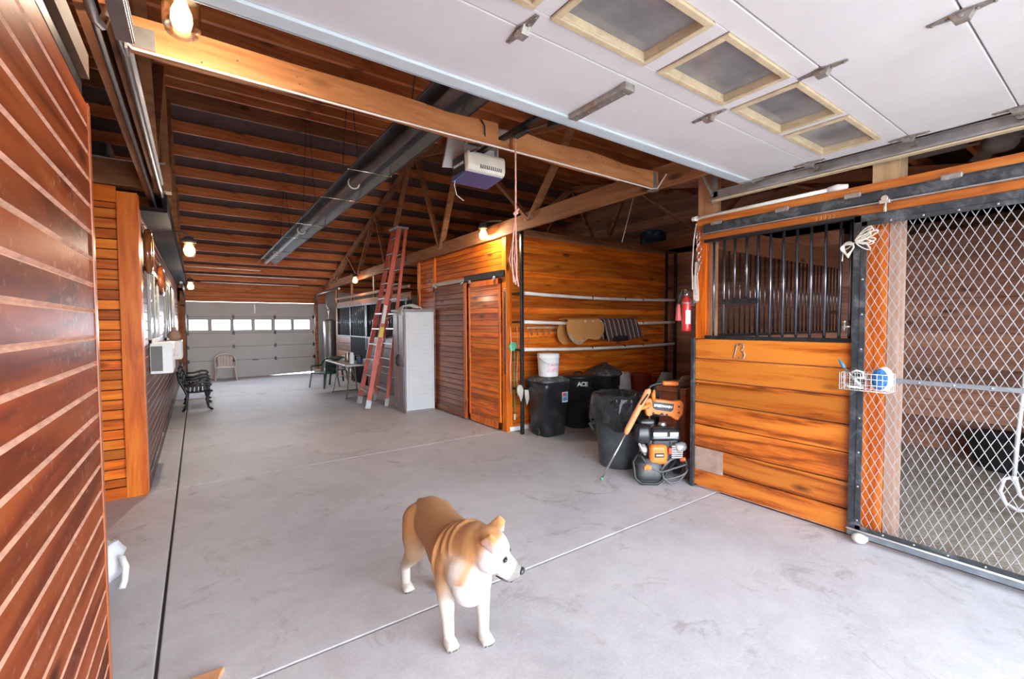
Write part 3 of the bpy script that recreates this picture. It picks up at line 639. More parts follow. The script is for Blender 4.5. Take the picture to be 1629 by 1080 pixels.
# ================================================================ TACK ROOM AND RACK NOOK
TX = 3.56
mb = MB(); boards(mb, (TX, 5.26), (TX, 8.19), 0.0, 2.82, 0.0885, (-1, 0), first=0, groove=.009, depth=.006)
tag(mb.build('wall_right', [M['orange'], M['groove_dk']]), 'orange board wall of the tack room facing the aisle', 'wall', kind='structure')
mb = MB(); boards(mb, (3.60, 5.22), (7.2, 5.22), 0.0, 2.80, 0.0885, (0, -1), first=0, groove=.008, depth=.006)
tag(mb.build('wall_right', [M['orange'], M['groove_mid']]), 'glossy orange board wall at the back of the rack nook', 'wall', kind='structure')
mb = MB(); mb.box(7.2, 7.25, 2.4, 5.22, 0, 2.8); mb.box(8.9, 9.0, FY, RY, 0, 3.4); mb.box(4.0, 9, 8.19, 8.24, 0, 2.8)
tag(mb.build('wall_right', M['stall_in']), 'shaded wall closing the rack nook on the right', 'wall', kind='structure')
mb = MB(); mb.box(3.6, 8.9, 5.24, 8.19, 2.80, 2.83); tag(mb.build('ceiling', M['stall_in']), 'loft deck above the tack room', 'ceiling', kind='structure')
mb = MB(); mb.box(TX - .02, TX + .04, 5.16, 5.26, 0, 2.82); mb.box(TX + .04, 3.66, 5.185, 5.22, 0, 2.80); tag(mb.build('trim_8', M['orange_v'], bevel=.003), 'orange corner boards of the tack room', 'trim', kind='structure')
mb = MB(); mb.box(TX - .03, TX, 7.42, 7.50, 2.25, 2.75); mb.box(TX - .03, TX, 8.11, 8.19, 0, 2.75); tag(mb.build('trim_9', M['orange_v'], bevel=.003), 'upright boards on the tack room wall', 'trim', kind='structure')
mb = MB(); mb.box(3.60, 7.2, 5.17, 5.22, 0, .06); tag(mb.build('baseboard_right', M['pvc'], bevel=.003), 'pale kick board at the back of the nook', 'baseboard', kind='structure')
def slide_door(n, y0, y1, x, mat, st, label, stile=.045):
    d = thing('door_%d' % n, label, 'door', (x, (y0 + y1) / 2, 0.02), kind='structure')
    mb = MB(); boards(mb, (x, y0 + .02), (x, y1 - .02), 0.11, 2.16, 0.0885, (-1, 0), first=0, groove=.010, depth=.006, thick=.02); mb.build('board_panel', [M[mat], M['groove_dk'] if mat == 'brown_door' else M['groove_mid']], d)
    mb = MB()
    mb.box(x - .012, x + .012, y0, y0 + stile, .02, 2.18); mb.box(x - .012, x + .012, y1 - stile, y1, .02, 2.18); mb.box(x - .012, x + .012, y0, y1, 2.10, 2.18); mb.box(x - .012, x + .012, y0, y1, .02, .12)
    mb.build('door_frame', M[st], d, bevel=.003); return d
slide_door(3, 5.27, 6.17, 3.52, 'orange', 'orange_v', 'orange sliding tack room door nearest the corner')
slide_door(4, 6.24, 7.40, 3.50, 'brown_door', 'brown_door', 'browner sliding tack room door beside the grey cabinet')
mb = MB(); mb.box(3.485, 3.50, 6.20, 6.28, .02, 2.18); tag(mb.build('trim_10', M['orange_v'], bevel=.003), 'bright batten between the two sliding doors', 'trim', kind='structure')
t = thing('door_track', 'black overhead track carrying the sliding tack room doors', 'door track', (3.52, 6.3, 2.2))
mb = MB(); mb.box(3.505, 3.555, 5.18, 6.30, 2.20, 2.29); mb.build('rail', M['black_steel'], t, bevel=.005)
mb = MB(); mb.box(3.50, 3.55, 6.30, 7.45, 2.20, 2.26); mb.build('rail', M['galv'], t, bevel=.004)
for y in (5.4, 6.1, 6.35, 7.3):
    mb = MB(); mb.lathe([(.03, -.01), (.03, .01)], (3.495, y, 2.19), 12, (1, 0, 0)); mb.build('roller', M['galv'], t)
# loose boards on the loft deck
for k, (y, x0, x1, z) in enumerate(((5.35, 3.7, 8.4, 2.832), (5.6, 4.9, 8.6, 2.832), (5.62, 5.1, 8.0, 2.94))):
    mb = MB(); mb.bar((x0, y, z + .05), (x1, y + .1, z + .05), .05, .10); tag(mb.build('loft_board', M['truss'], origin='auto'), ['long rough board lying along the loft edge above the nook', 'second board stored on the loft, behind the edge board', 'short board on top of the others in the loft'][k], 'board')
t = thing('storage_drum', 'dark blue plastic drum stored up in the loft', 'drum', (8.0, 6.1, 2.84))
mb = MB(); mb.lathe([(.22, 0), (.26, .03), (.27, .2), (.255, .22), (.27, .24), (.27, .45), (.26, .6), (.2, .64)], (8.0, 6.1, 2.84), 20); mb.build('body', plain('dull_blue', (.012, .035, .075), .4), t)
for k, (x, y, lab) in enumerate(((7.2, 6.2, 'pale translucent roof light strip seen above the loft drum'), (7.4, 5.0, 'translucent roof light strip over the nook'))):
    mb = MB(); mb.box(x - .35, x + .35, y - .09, y + .09, roofz(y) - .02, roofz(y) - .012)
    tag(mb.build('roof_light', emit('roof_light_glow', (.75, .82, .9), .8), origin='auto'), lab, 'roof light')

# saddle rack rails
t = thing('saddle_rack', 'black steel saddle rack with white pipe rails across the nook', 'rack', (3.66, 4.95, 0))
for x, ztop in ((3.66, 2.83), (6.88, 2.8), (7.14, 2.8)):
    mb = MB(); mb.box(x - .022, x + .022, 4.93, 4.97, 0, ztop); mb.build('post', M['black_steel'], t, bevel=.003)
for z0, z1 in ((1.955, 1.945), (1.56, 1.545), (1.18, 1.155)):
    mb = MB(); mb.tube([(3.69 + 3.4 * i / 10, 4.94, z0 + (z1 - z0) * i / 10 - .028 * math.sin(PI * i / 10)) for i in range(11)], .024, 12); r = mb.build('rail', M['pvc'], t)
    mb = MB()
    for x in (5.0, 5.75, 6.2): 
        mb.lathe([(.027, -.008), (.027, .008)], (x, 4.94, z0 - .026), 12, (1, 0, 0))
    mb.build('clamp', M['black_steel'], r)
for z in (1.96, 1.56, 1.17, 0.62):
    mb = MB(); mb.bar((3.66, 4.95, z), (3.66, 5.17, z), .03, .03); mb.build('support_arm', M['black_steel'], t, bevel=.003)
    mb = MB(); mb.bar((7.14, 4.95, z), (7.14, 5.19, z), .03, .03); mb.build('support_arm', M['black_steel'], t)
mb = MB(); mb.bar((3.70, 4.95, .62), (3.83, 4.95, .62), .05, .03); mb.build('support_arm', M['black_steel'], t)
# bridle hook strip under the middle rail
t = thing('hook_strip', 'pale wooden hook strip under the middle rack rail', 'hook strip', (4.2, 5.19, 1.47))
mb = MB(); mb.box(3.92, 4.62, 5.18, 5.212, 1.46, 1.49); mb.build('strip', M['pale_post'], t)
for i in range(6):
    x = 4.0 + .11 * i; mb = MB(); mb.tube([(x, 5.18, 1.46), (x, 5.15, 1.43), (x, 5.14, 1.39), (x, 5.16, 1.37), (x, 5.18, 1.385)], .007, 6); mb.build('hook', M['galv_rust'], t)

# ================================================================ HORSE STALL
SX = 3.80
s = thing('stall_front', 'orange plank horse stall front numbered 13 with a barred window', 'stall front', (SX, 1.8, 0))
mb = MB(); edges = [0.0, .19, .39, .60, .805, 1.01, 1.21, 1.395]
for i, (a, b) in enumerate(zip(edges, edges[1:])): mb.box(SX, SX + .045, 1.165, 2.415, a + .006 + (0.02 if i == 0 else 0), b - .003)
mb.build('plank_panel', M['stall'], s, bevel=.004)
mb = MB(); mb.box(SX + .045, SX + .05, 1.165, 2.415, 0, 1.39); mb.build('backing', M['groove'], s)
mb = MB()
for z in [.07 + .1 * k + .0 for k in range(14)]:
    mb.ell((SX - .001, 2.385, z), .005, 6, 4)
mb.build('nail', M['galv'], s)['kind'] = 'stuff'
mb = MB(); mb.box(SX, SX + .05, 2.315, 2.415, 1.395, 2.30); mb.build('stile', M['orange_v'], s, bevel=.004)
mb = MB(); mb.box(SX + .05, SX + .15, 2.285, 2.415, 0, 2.5); mb.build('corner_post', wood('worn_post', (.34, .17, .09), (.5, .27, .15), (.62, .38, .24), .6, axis='v'), s, bevel=.004)
# header with track
mb = MB(); mb.box(SX, SX + .05, -0.2, 2.415, 2.285, 2.49); mb.build('header', wood('header_wood', (.26, .05, .008), (.52, .14, .02), (.72, .27, .05), .35, coat=.2, var=.1), s, bevel=.004)
mb = MB(); prof = [(0, 2.345), (-.035, 2.345), (-.045, 2.36), (-.045, 2.41), (-.035, 2.425), (0, 2.43)]
mb.prism(prof, (SX, -.2, 0), (1, 0, 0), (0, 0, 1), (0, 2.53, 0)); mb.build('track', M['dusty_steel'], s)
mb = MB(); mb.box(SX - .047, SX, -.2, 2.33, 2.338, 2.346); mb.build('track_lip', M['galv'], s)
for y in (2.20, 1.66, 1.20, .70):
    mb = MB(); mb.box(SX - .05, SX, y - .05, y + .05, 2.405, 2.44); mb.build('track_bracket', M['galv_rust'], s, bevel=.008)
mb = MB(); mb.box(SX - .04, SX + .01, 1.17, 2.32, 2.262, 2.287); mb.box(SX - .01, SX + .02, 1.17, 2.32, 1.395, 1.425); mb.box(SX - .01, SX + .02, 1.17, 1.19, 1.4, 2.28)
gf = mb.build('window_frame', M['black_steel'], s, bevel=.003)
ybars = [2.244, 2.148, 2.054, 1.952, 1.858, 1.759, 1.662, 1.564, 1.467, 1.372, 1.277, 1.215]
for k, y in enumerate(ybars):
    mb = MB(); zlo = 1.71 if k in (2, 3) else 1.415
    mb.tube([(SX + .005, y, zlo), (SX + .005, y, 2.27)], .0105, 10); mb.build('window_bar', M['bar'], s)
mb = MB(); mb.box(SX - .012, SX + .016, 1.85, 2.16, 1.70, 1.745); mb.build('feed_rail', M['black_steel'], s, bevel=.003)
mb = MB(); mb.box(SX - .02, SX + .17, 2.415, 2.45, 0, 1.40); mb.build('edge_guard', M['dusty_steel'], s, bevel=.003)
mb = MB(); mb.box(SX - .003, SX, 2.135, 2.408, .175, .385); mb.build('patch_plate', plain('scuffed_plate', (.42, .28, .22), .5, .2, var=.2, dirt=(.6, .5, .45)), s)
for (y, z) in ((2.39, .37), (2.15, .36), (2.15, .19), (2.39, .19)):
    mb = MB(); mb.ell((SX - .004, y, z), .006, 8, 5); mb.build('screw', M['chrome'], s)
# number 13 as bent wire digits
mb = MB(); x = SX - .006
mb.tube([(x, 2.035, 1.335), (x, 2.018, 1.355), (x, 2.030, 1.30), (x, 2.042, 1.245), (x, 2.052, 1.235)], .006, 6)
mb.tube([(x, 2.005, 1.345), (x, 1.985, 1.362), (x, 1.963, 1.352), (x, 1.962, 1.325), (x, 1.985, 1.305), (x, 1.960, 1.292), (x, 1.950, 1.262), (x, 1.966, 1.236), (x, 1.99, 1.232), (x, 2.004, 1.248)], .006, 6)
mb.build('number_13', M['galv_rust'], s)
# chalky writing on the header
mb = MB(); x = SX - .002
for i in range(5):
    y = 1.445 - .028 * i; mb.tube([(x, y, 2.312), (x, y - .012, 2.325), (x, y - .016, 2.308), (x, y - .004, 2.300)], .002, 4)
mb.build('chalk_marks', plain('chalk', (.8, .6, .3), .9), s)
# white plastic pipe on top with end cap and elbow
t = thing('plastic_pipe', 'cream plastic pipe lying along the top of the stall header', 'pipe', (SX, 1.9, 2.5))
mb = MB(); mb.tube([(SX - .01, 2.43, 2.50), (SX - .01, 1.30, 2.505)], .015, 10); mb.build('tube', M['pvc'], t)
mb = MB(); mb.tube([(SX - .01, 1.36, 2.505), (SX - .01, 1.30, 2.508), (SX - .01, 1.24, 2.503)], [.020, .024, .016], 10); mb.build('elbow', M['pvc'], t)
mb = MB(); mb.tube([(SX - .01, 2.40, 2.50), (SX - .01, 2.45, 2.50)], .022, 10); mb.build('end_cap', M['pvc'], t)
# posts rising above the header
mb = MB(); mb.box(3.86, 3.99, 2.29, 2.44, 2.5, roofz(2.3) - .2); tag(mb.build('roof_post', M['beam_v'], bevel=.004, origin='auto'), 'rough wooden post rising above the stall corner', 'post')
mb = MB(); mb.box(3.86, 3.99, .97, 1.12, 2.50, roofz(1) - .2); mb.box(3.99, 4.03, .97, 1.12, 2.50, roofz(1) - .2); tag(mb.build('roof_post', M['pale_post'], bevel=.004, origin='auto'), 'pale rough post rising above the header near the gate hanger', 'post')

# inner post and side boards seen through the gate
mb = MB(); mb.box(3.86, 3.95, 1.02, 1.16, 0, 2.28); a = mb.build('gate_post', M['orange_v'], bevel=.004, origin='auto'); tag(a, 'orange post directly behind the left edge of the mesh gate', 'post')
mb = MB(); mb.box(3.86, 3.99, .955, 1.018, 0, 2.28); tag(mb.build('gate_post', wood('worn_strip', (.36, .2, .14), (.5, .3, .22), (.6, .4, .32), .7, axis='v'), bevel=.004, origin='auto'), 'pale worn jamb strip behind the mesh gate', 'post')

# stall back and side partition
mb = MB()
for i in range(13): mb.box(7.15, 7.19, FY, 2.38, .2 * i + .003, .2 * i + .197)
mb.box(7.19, 7.2, FY, 2.4, 0, 2.6)
tag(mb.build('wall_right', M['stall_in'], bevel=.003), 'brown plank back wall of the horse stall', 'wall', kind='structure')
p = thing('stall_partition', 'brown stall partition with bars and a wide top board', 'partition', (5.5, 2.4, 0))
mb = MB()
for i in range(7): mb.box(3.96, 7.15, 2.38, 2.42, .2 * i + .003, .2 * i + .197)
mb.build('plank_panel', M['stall_in'], p, bevel=.003)
mb = MB(); mb.box(3.95, 7.15, 2.38, 2.42, 2.25, 2.47); mb.build('top_board', wood('top_brown', (.16, .06, .03), (.30, .12, .06), (.4, .18, .1), .5), p, bevel=.003)
mb = MB(); mb.box(3.95, 7.15, 2.375, 2.425, 1.40, 1.43); mb.build('bar_frame', M['black_steel'], p)
for i in range(30):
    x = 4.03 + .104 * i; mb = MB(); mb.tube([(x, 2.4, 1.42), (x, 2.4, 2.26)], .009, 8); mb.build('bar', M['bar'], p)
# black tub put in for the dark area low at the stall back
t = thing('dark_tub', 'black tub filling a dark area on the sandy stall floor by the back wall', 'tub', (6.7, .75, .04))
mb = MB(); mb.lathe([(.24, 0), (.27, .05), (.33, .30), (.35, .32), (.34, .33), (.31, .30), (.25, .06), (.02, .05)], (6.7, .75, .04), 24); mb.build('body', M['black_rubber'], t)
t = thing('lead_line', 'grey looped lead rope hanging inside the stall behind the gate', 'rope', (4.15, .43, .35))
mb = MB(); mb.tube([(4.15, .40, 1.75), (4.15, .41, 1.3), (4.15, .435, .85), (4.15, .445, .56)], .011, 8); mb.build('line', plain('grey_rope', (.5, .5, .5), .9), t)
mb = MB(); mb.tube([(4.15, .445, .57), (4.14, .485, .55), (4.13, .50, .47), (4.13, .475, .40), (4.13, .42, .37), (4.13, .34, .40), (4.14, .30, .50), (4.14, .34, .56)], .011, 8); mb.ell((4.15, .445, .56), .02, 10, 6); mb.tube([(4.15, .44, .56), (4.16, .42, .46), (4.16, .38, .42), (4.16, .3, .43)], .012, 8)
mb.build('loop', plain('grey_rope_loop', (.5, .5, .5), .9), t)

# ---------------------------------------------------------------- mesh gate
GX = 3.765; gy0, gy1 = -0.08, 1.185; gz0, gz1 = .055, 2.275
gt = thing('mesh_gate', 'black framed sliding gate filled with diamond wire mesh', 'gate', (GX, .55, .05))
mb = MB(); mb.box(GX - .018, GX + .018, gy1 - .045, gy1, gz0 - .02, gz1); mb.build('side_rail', M['dusty_steel'], gt, bevel=.004)
mb = MB(); mb.box(GX - .018, GX + .018, gy0, gy0 + .045, gz0 - .02, gz1); mb.build('side_rail', M['dusty_steel'], gt, bevel=.004)
mb = MB(); mb.box(GX - .018, GX + .018, gy0, gy1, gz1 - .05, gz1); mb.build('top_rail', M['dusty_steel'], gt, bevel=.004)
mb = MB(); mb.box(GX - .022, GX + .018, gy0, gy1, gz0 - .02, gz0 + .035); mb.build('bottom_rail', plain('dusty_rail', (.16, .18, .21), .5, .3, var=.2, dirt=(.42, .42, .43)), gt, bevel=.006)
mb = MB(); mb.box(GX - .012, GX + .012, gy0, gy1 - .05, 1.14, 1.168); mb.build('middle_rail', plain('rail_grey', (.20, .21, .23), .5, .3, dirt=(.5, .5, .5)), gt, bevel=.003)
mb = MB(); e = .03
mb.box(GX - .024, GX - .018, gy1 - .05 - e, gy1 - .045, gz0 + .03, gz1 - .05); mb.box(GX - .024, GX - .018, gy0 + .04, gy1 - .04, gz1 - .05 - e, gz1 - .05); mb.box(GX - .024, GX - .018, gy0 + .04, gy1 - .04, gz0 + .035, gz0 + .035 + e)
mb.build('clamp_strip', M['dusty_steel'], gt, bevel=.002)
mb = MB(); mb.tube([(GX - .03, gy1, gz0 + .03), (GX - .03, gy0, gz0 + .03)], .006, 6); mb.build('cable', M['pvc'], gt)
mb = MB()
for z in [gz0 + .1 + .24 * k for k in range(9)]: mb.ell((GX - .026, gy1 - .06, z), .007, 8, 5)
for y in [gy0 + .1 + .16 * k for k in range(7)]:
    for z in (gz1 - .065, gz0 + .05, 1.154): mb.ell((GX - .026 if z != 1.154 else GX - .014, y, z), .007, 8, 5)
mb.build('bolt', M['galv'], gt)['kind'] = 'stuff'
mb = MB(); dw, dh = .047, .096; Y0, Y1, Z0, Z1 = gy0 + .04, gy1 - .06, gz0 + .045, gz1 - .06; sl = dh / dw
def wire(y, z, sgn, x):
    # straight wire z - Z0 = sgn*sl*(y - y0), clipped to the frame
    pts = []
    for yy in (Y0, Y1):
        zz = Z0 + sgn * sl * (yy - y)
        if Z0 <= zz <= Z1: pts.append((yy, zz))
    for zz in (Z0, Z1):
        yy = y + (zz - Z0) / (sgn * sl)
        if Y0 < yy < Y1: pts.append((yy, zz))
    if len(pts) == 2 and abs(pts[0][1] - pts[1][1]) > .02: mb.bar((x, pts[0][0], pts[0][1]), (x, pts[1][0], pts[1][1]), .0035, .0042, up=(1, 0, 0))
H = (Z1 - Z0) / sl
y = Y0 - H
while y < Y1 + H:
    wire(y, 0, 1, GX - .002); wire(y, 0, -1, GX + .002); y += dw
mb.build('wire_mesh', M['wire'], gt)
mb = MB(); mb.box(GX - .03, GX + .01, .985, 1.045, 2.325, 2.352); mb.tube([(GX - .01, 1.015, 2.34), (GX - .01, 1.015, 2.27)], .009, 8); mb.lathe([(.02, -.012), (.02, .012)], (GX - .02, 1.015, 2.36), 12, (1, 0, 0)); mb.build('trolley', M['chrome'], gt, bevel=.004)
mb = MB(); mb.ell((GX - .055, 1.10, .045), (.035, .045, .035), 14, 10); mb.box(GX - .05, GX - .01, 1.06, 1.14, .03, .06); mb.build('guide_roller', plain('dusty_roller', (.62, .58, .54), .7), gt)
mb = MB(); mb.tube([(GX + .01, 1.20, 1.51), (GX + .01, 1.25, 1.51)], .008, 8); mb.tube([(GX + .01, 1.235, 1.48), (GX + .01, 1.235, 1.54)], .008, 8); mb.ell((GX + .01, 1.235, 1.545), .012, 8, 6); mb.build('latch', M['chrome'], gt)
# rope bundle tied on the gate
t = thing('coiled_cord', 'bundle of pale cord tied to the top left of the mesh gate', 'rope', (3.72, 1.16, 2.0)); mb = MB(); rr = random.Random(3)
for k in range(9):
    a = rr.uniform(-.9, .6); ln = rr.uniform(.05, .085); c0 = Vector((3.725 - .004 * k, 1.16, 2.10)); pts = []
    for i in range(15):
        th = 2 * PI * i / 15; q = Vector((0, ln * (1 - math.cos(th)) * math.cos(a + .5), 0)); w = .016 * math.sin(th)
        pts.append(c0 + Vector((.004 * math.sin(th * 2), -(ln * (1 - math.cos(th)) * .8) * math.cos(a) + w * math.sin(a), (ln * (1 - math.cos(th)) * .8) * math.sin(a + .3) + w * math.cos(a))))
    mb.tube(pts, .0042, 6, closed=True)
for k in range(5):
    pts = [Vector((3.722 - .006 * k + .004 * math.sin(th), 1.205 + (.022 + .003 * k) * math.cos(th) + .01 * math.sin(2 * th), 2.045 + (.055 - .005 * k) * math.sin(th))) for th in [2 * PI * i / 16 for i in range(16)]]
    mb.tube(pts, .0048, 6, closed=True)
mb.tube([(3.72, 1.17, 2.09), (3.72, 1.20, 2.06), (3.72, 1.235, 2.04), (3.72, 1.24, 1.97)], .004, 6); mb.build('coil', M['rope'], t)
# wire basket with brushes
t = thing('wire_basket', 'white wire basket hung on the gate holding grooming brushes', 'basket', (3.70, 1.06, 1.08)); mb = MB()
bx0, bx1, by0, by1, bz0, bz1 = 3.60, 3.735, .935, 1.20, 1.085, 1.20
for z in (bz0, bz0 + .04, bz0 + .08, bz1): mb.tube([(bx0, by0, z), (bx0, by1, z), (bx1, by1, z), (bx1, by0, z)], .0022, 5, closed=True)
n = 9
for i in range(n + 1):
    y = by0 + (by1 - by0) * i / n; mb.tube([(bx0, y, bz1), (bx0, y, bz0), (bx1, y, bz0), (bx1, y, bz1)], .0016, 5)
for i in range(5):
    x = bx0 + (bx1 - bx0) * i / 4
    for y in (by0, by1): mb.tube([(x, y, bz0), (x, y, bz1)], .0016, 5)
mb.build('wire_frame', M['white_plastic'], t)
t = thing('blue_brush', 'blue bristle grooming brush standing in the wire basket', 'brush', (3.68, .985, 1.09)); mb = MB()
rot = Matrix.Rotation(math.radians(12), 3, 'X')
mb.ell((3.655, .995, 1.165), (.028, .044, .070), 18, 14); mb.build('bristles', plain('blue_bristle', (.03, .15, .42), .8, var=.6, scale=90, bumpy=1.0), t)
mb = MB(); mb.ell((3.69, .98, 1.168), (.022, .050, .078), 18, 14); mb.build('back', M['white_plastic'], t)
t = thing('hoof_pick', 'brush with blue grip leaning out of the wire basket', 'brush', (3.66, 1.15, 1.1)); mb = MB()
mb.tube([(3.655, 1.225, 1.285), (3.655, 1.205, 1.25), (3.655, 1.19, 1.225)], [.006, .012, .009], 8); mb.build('grip', plain('blue_grip', (.05, .18, .30), .5), t)
mb = MB(); mb.tube([(3.655, 1.19, 1.225), (3.655, 1.15, 1.175), (3.66, 1.09, 1.10)], [.007, .008, .02], 8); mb.build('handle', M['galv'], t)
t = thing('white_clip', 'curled white plastic clip lying in the wire basket', 'clip'); mb = MB()
mb.tube([(3.64, 1.145, 1.20), (3.64, 1.115, 1.215), (3.64, 1.08, 1.205), (3.64, 1.075, 1.17), (3.64, 1.11, 1.165), (3.64, 1.135, 1.155)], .007, 8); mb.tube([(3.65, 1.18, 1.11), (3.65, 1.15, 1.10), (3.65, 1.08, 1.10)], .008, 8); mb.build('ring', M['white_plastic'], t)

# ================================================================ AISLE, FAR END
FX = 3.38
s = thing('far_stall_front', 'dim row of barred stall fronts behind the folding table', 'stall front', (FX, 11, 0))
mb = MB()
for i in range(6): mb.box(FX, FX + .04, 12.35, 13.75, .2 * i + .01, .2 * i + .195)
mb.build('plank_panel', wood('far_planks', (.16, .06, .04), (.30, .13, .09), (.42, .2, .15), .4, .2, 0, coat=.3), s, bevel=.003)
mb = MB()
for i in range(6): mb.box(FX, FX + .04, 8.3, 10.9, .2 * i + .01, .2 * i + .195)
mb.build('plank_panel', wood('far_planks_dark', (.06, .025, .018), (.12, .05, .035), (.18, .08, .06), .4, .2, 0, coat=.3), s, bevel=.003)
mb = MB(); mb.box(FX - .02, FX + .03, 8.25, 13.85, 2.24, 2.30); mb.box(FX, FX + .04, 8.25, 13.85, 2.02, 2.16); mb.build('header', M['truss'], s, bevel=.003)
mb = MB(); mb.box(FX, FX + .04, 13.7, 13.85, 0, 2.9); mb.box(FX + .02, FX + .06, 12.25, 12.33, 0, 2.9); mb.box(FX + .02, FX + .06, 10.4, 10.48, 2.16, 2.9); mb.build('upright', M['truss'], s)
mb = MB()
for y in (12.33, 11.0, 10.92, 8.4): mb.box(FX - .012, FX + .01, y - .02, y + .02, .9 if y < 12 else 1.18, 2.05)
mb.box(FX - .01, FX + .02, 8.3, 13.7, 2.0, 2.04); mb.box(FX - .01, FX + .02, 8.3, 13.7, 1.2, 1.23); mb.build('steel_frame', M['dusty_steel'], s)
for i in range(34):
    y = 8.5 + .155 * i; mb = MB(); mb.tube([(FX + .01, y, 1.2), (FX + .01, y, 2.02)], .008, 6); mb.build('bar', M['bar'], s)
mb = MB(); mb.box(FX + .012, FX + .02, 11.02, 12.3, .05, 2.0); mb.build('door_panel', plain('black_door', (.004, .004, .005), .7, spec=.05), s)
mb = MB(); mb.box(FX + .05, FX + .06, 8.25, 13.8, 0, 2.0); mb.build('backing', plain('interior_shade', (.012, .010, .010), .9), s)  # near-black sheet painted as the unlit stall interior behind the bars
mb = MB(); mb.box(8.85, 8.9, 8.2, RY, 0, 4); tag(mb.build('wall_right', M['stall_in']), 'outer right wall', 'wall', kind='structure')
mb = MB(); mb.hexa([(8.9, FY, 3), (9.0, FY, 3), (9.0, 7.9, 3), (8.9, 7.9, 3), (8.9, FY, 3.2), (9.0, FY, 3.2), (9.0, 7.9, 5), (8.9, 7.9, 5)]); mb.hexa([(8.9, 7.9, 3), (9.0, 7.9, 3), (9.0, RY, 2.5), (8.9, RY, 2.5), (8.9, 7.9, 5), (9.0, 7.9, 5), (9.0, RY, 2.6), (8.9, RY, 2.6)])
mb.hexa([(-3.3, FY, 3), (-3.2, FY, 3), (-3.2, 7.9, 3), (-3.3, 7.9, 3), (-3.3, FY, 3.1), (-3.2, FY, 3.1), (-3.2, 7.9, 5), (-3.3, 7.9, 5)]); mb.hexa([(-3.3, 7.9, 3), (-3.2, 7.9, 3), (-3.2, RY, 2.5), (-3.3, RY, 2.5), (-3.3, 7.9, 5), (-3.2, 7.9, 5), (-3.2, RY, 2.6), (-3.3, RY, 2.6)])
tag(mb.build('wall_gable', M['stall_in']), 'upper gable ends of the barn', 'wall', kind='structure')

t = thing('water_heater', 'tall grey cylindrical water heater in the far right corner', 'water heater', (3.36, 14.6, 0))
mb = MB(); mb.lathe([(.17, .06), (.175, .08), (.175, 1.62), (.16, 1.66), (.05, 1.69)], (3.36, 14.6, 0), 24); mb.build('tank', plain('heater_grey', (.3, .3, .31), .35, .5), t)
mb = MB()
for a in (0, 2.1, 4.2): mb.box(3.36 + .12 * math.cos(a) - .02, 3.36 + .12 * math.cos(a) + .02, 14.6 + .12 * math.sin(a) - .02, 14.6 + .12 * math.sin(a) + .02, 0, .07)
mb.build('foot', M['black_steel'], t)
mb = MB(); mb.tube([(3.36, 14.6, 1.68), (3.36, 14.6, 2.0), (3.30, 14.6, 2.08), (3.30, 14.6, 2.5)], .02, 8); mb.ell((3.36, 14.55, 1.95), (.05, .05, .09), 12, 8); mb.build('flue_pipe', M['galv'], t)
t = thing('broom', 'orange handled broom leaning in the corner beside the water heater', 'broom', (3.16, 14.75, 0)); mb = MB(); mb.tube([(3.0, 14.7, .15), (3.02, 15.1, 1.35)], .013, 6); mb.build('handle', M['pale_post'], t)
mb = MB(); mb.box(2.91, 3.09, 14.66, 14.72, 0, .16); mb.build('bristles', M['rope'], t)

def armchair(name, label, col, loc, rz, s=1.0, group=None):
    m_ = plain(name + '_plastic', col, .4, var=.06)
    t = thing(name, label, 'chair', (0, 0, 0), group)
    w, dp = .27, .24
    mb = MB(); n = 10
    a = [(-w + 2 * w * i / n) for i in range(n + 1)]
    mb.prism([(-w, -dp), (w, -dp), (w * .9, dp), (-w * .9, dp)], (0, 0, .40), (1, 0, 0), (0, 1, 0), (0, 0, .03)); mb.build('seat', m_, t, bevel=.012)
    for sx in (-1, 1):
        for sy in (-1, 1):
            mb = MB(); mb.bar((sx * w * 1.08, sy * dp * 1.15, 0), (sx * w * .93, sy * dp * .93, .41), .05, .035); mb.build('leg', m_, t, bevel=.008)
    mb = MB(); pts = []
    N_ = 14
    for i in range(N_ + 1):
        th = PI * i / N_; pts.append((w * 1.05 * math.cos(th), dp * .65 + .10 * math.sin(th), .62 + .20 * max(0, math.sin(th)) ** .7))
    mb.tube([(w * 1.08, -dp * .85, .60)] + pts + [(-w * 1.08, -dp * .85, .60)], .022, 8, flat=1.3); mb.build('top_rail', m_, t)
    mb = MB()
    for sx in (-1, 1): mb.bar((sx * w * 1.05, -dp * .8, .41), (sx * w * 1.08, -dp * .85, .61), .05, .03)
    mb.build('arm_support', m_, t, bevel=.006)
    mb = MB()
    for i in range(5):
        x = -.16 + .08 * i; mb.bar((x, dp * .85, .42), (x * 1.05, dp * .65 + .10, .80 - abs(x) * .35), .072, .012, up=(0, 1, 0))
    mb.build('backrest', m_, t, bevel=.004)
    t.location = loc; t.rotation_euler = (0, 0, rz); t.scale = (s, s, s); return t
armchair('plastic_chair', 'beige plastic armchair standing against the closed rear door', (.60, .50, .44), (.62, 14.75, 0), 0, .86)
armchair('plastic_chair', 'dark green plastic armchair nearest the left end of the folding table', (.012, .05, .04), (2.52, 11.55, 0), math.radians(-60), .85)
armchair('plastic_chair', 'dark green plastic armchair tucked behind the folding table', (.014, .055, .045), (2.95, 12.15, 0), math.radians(-90), .85)

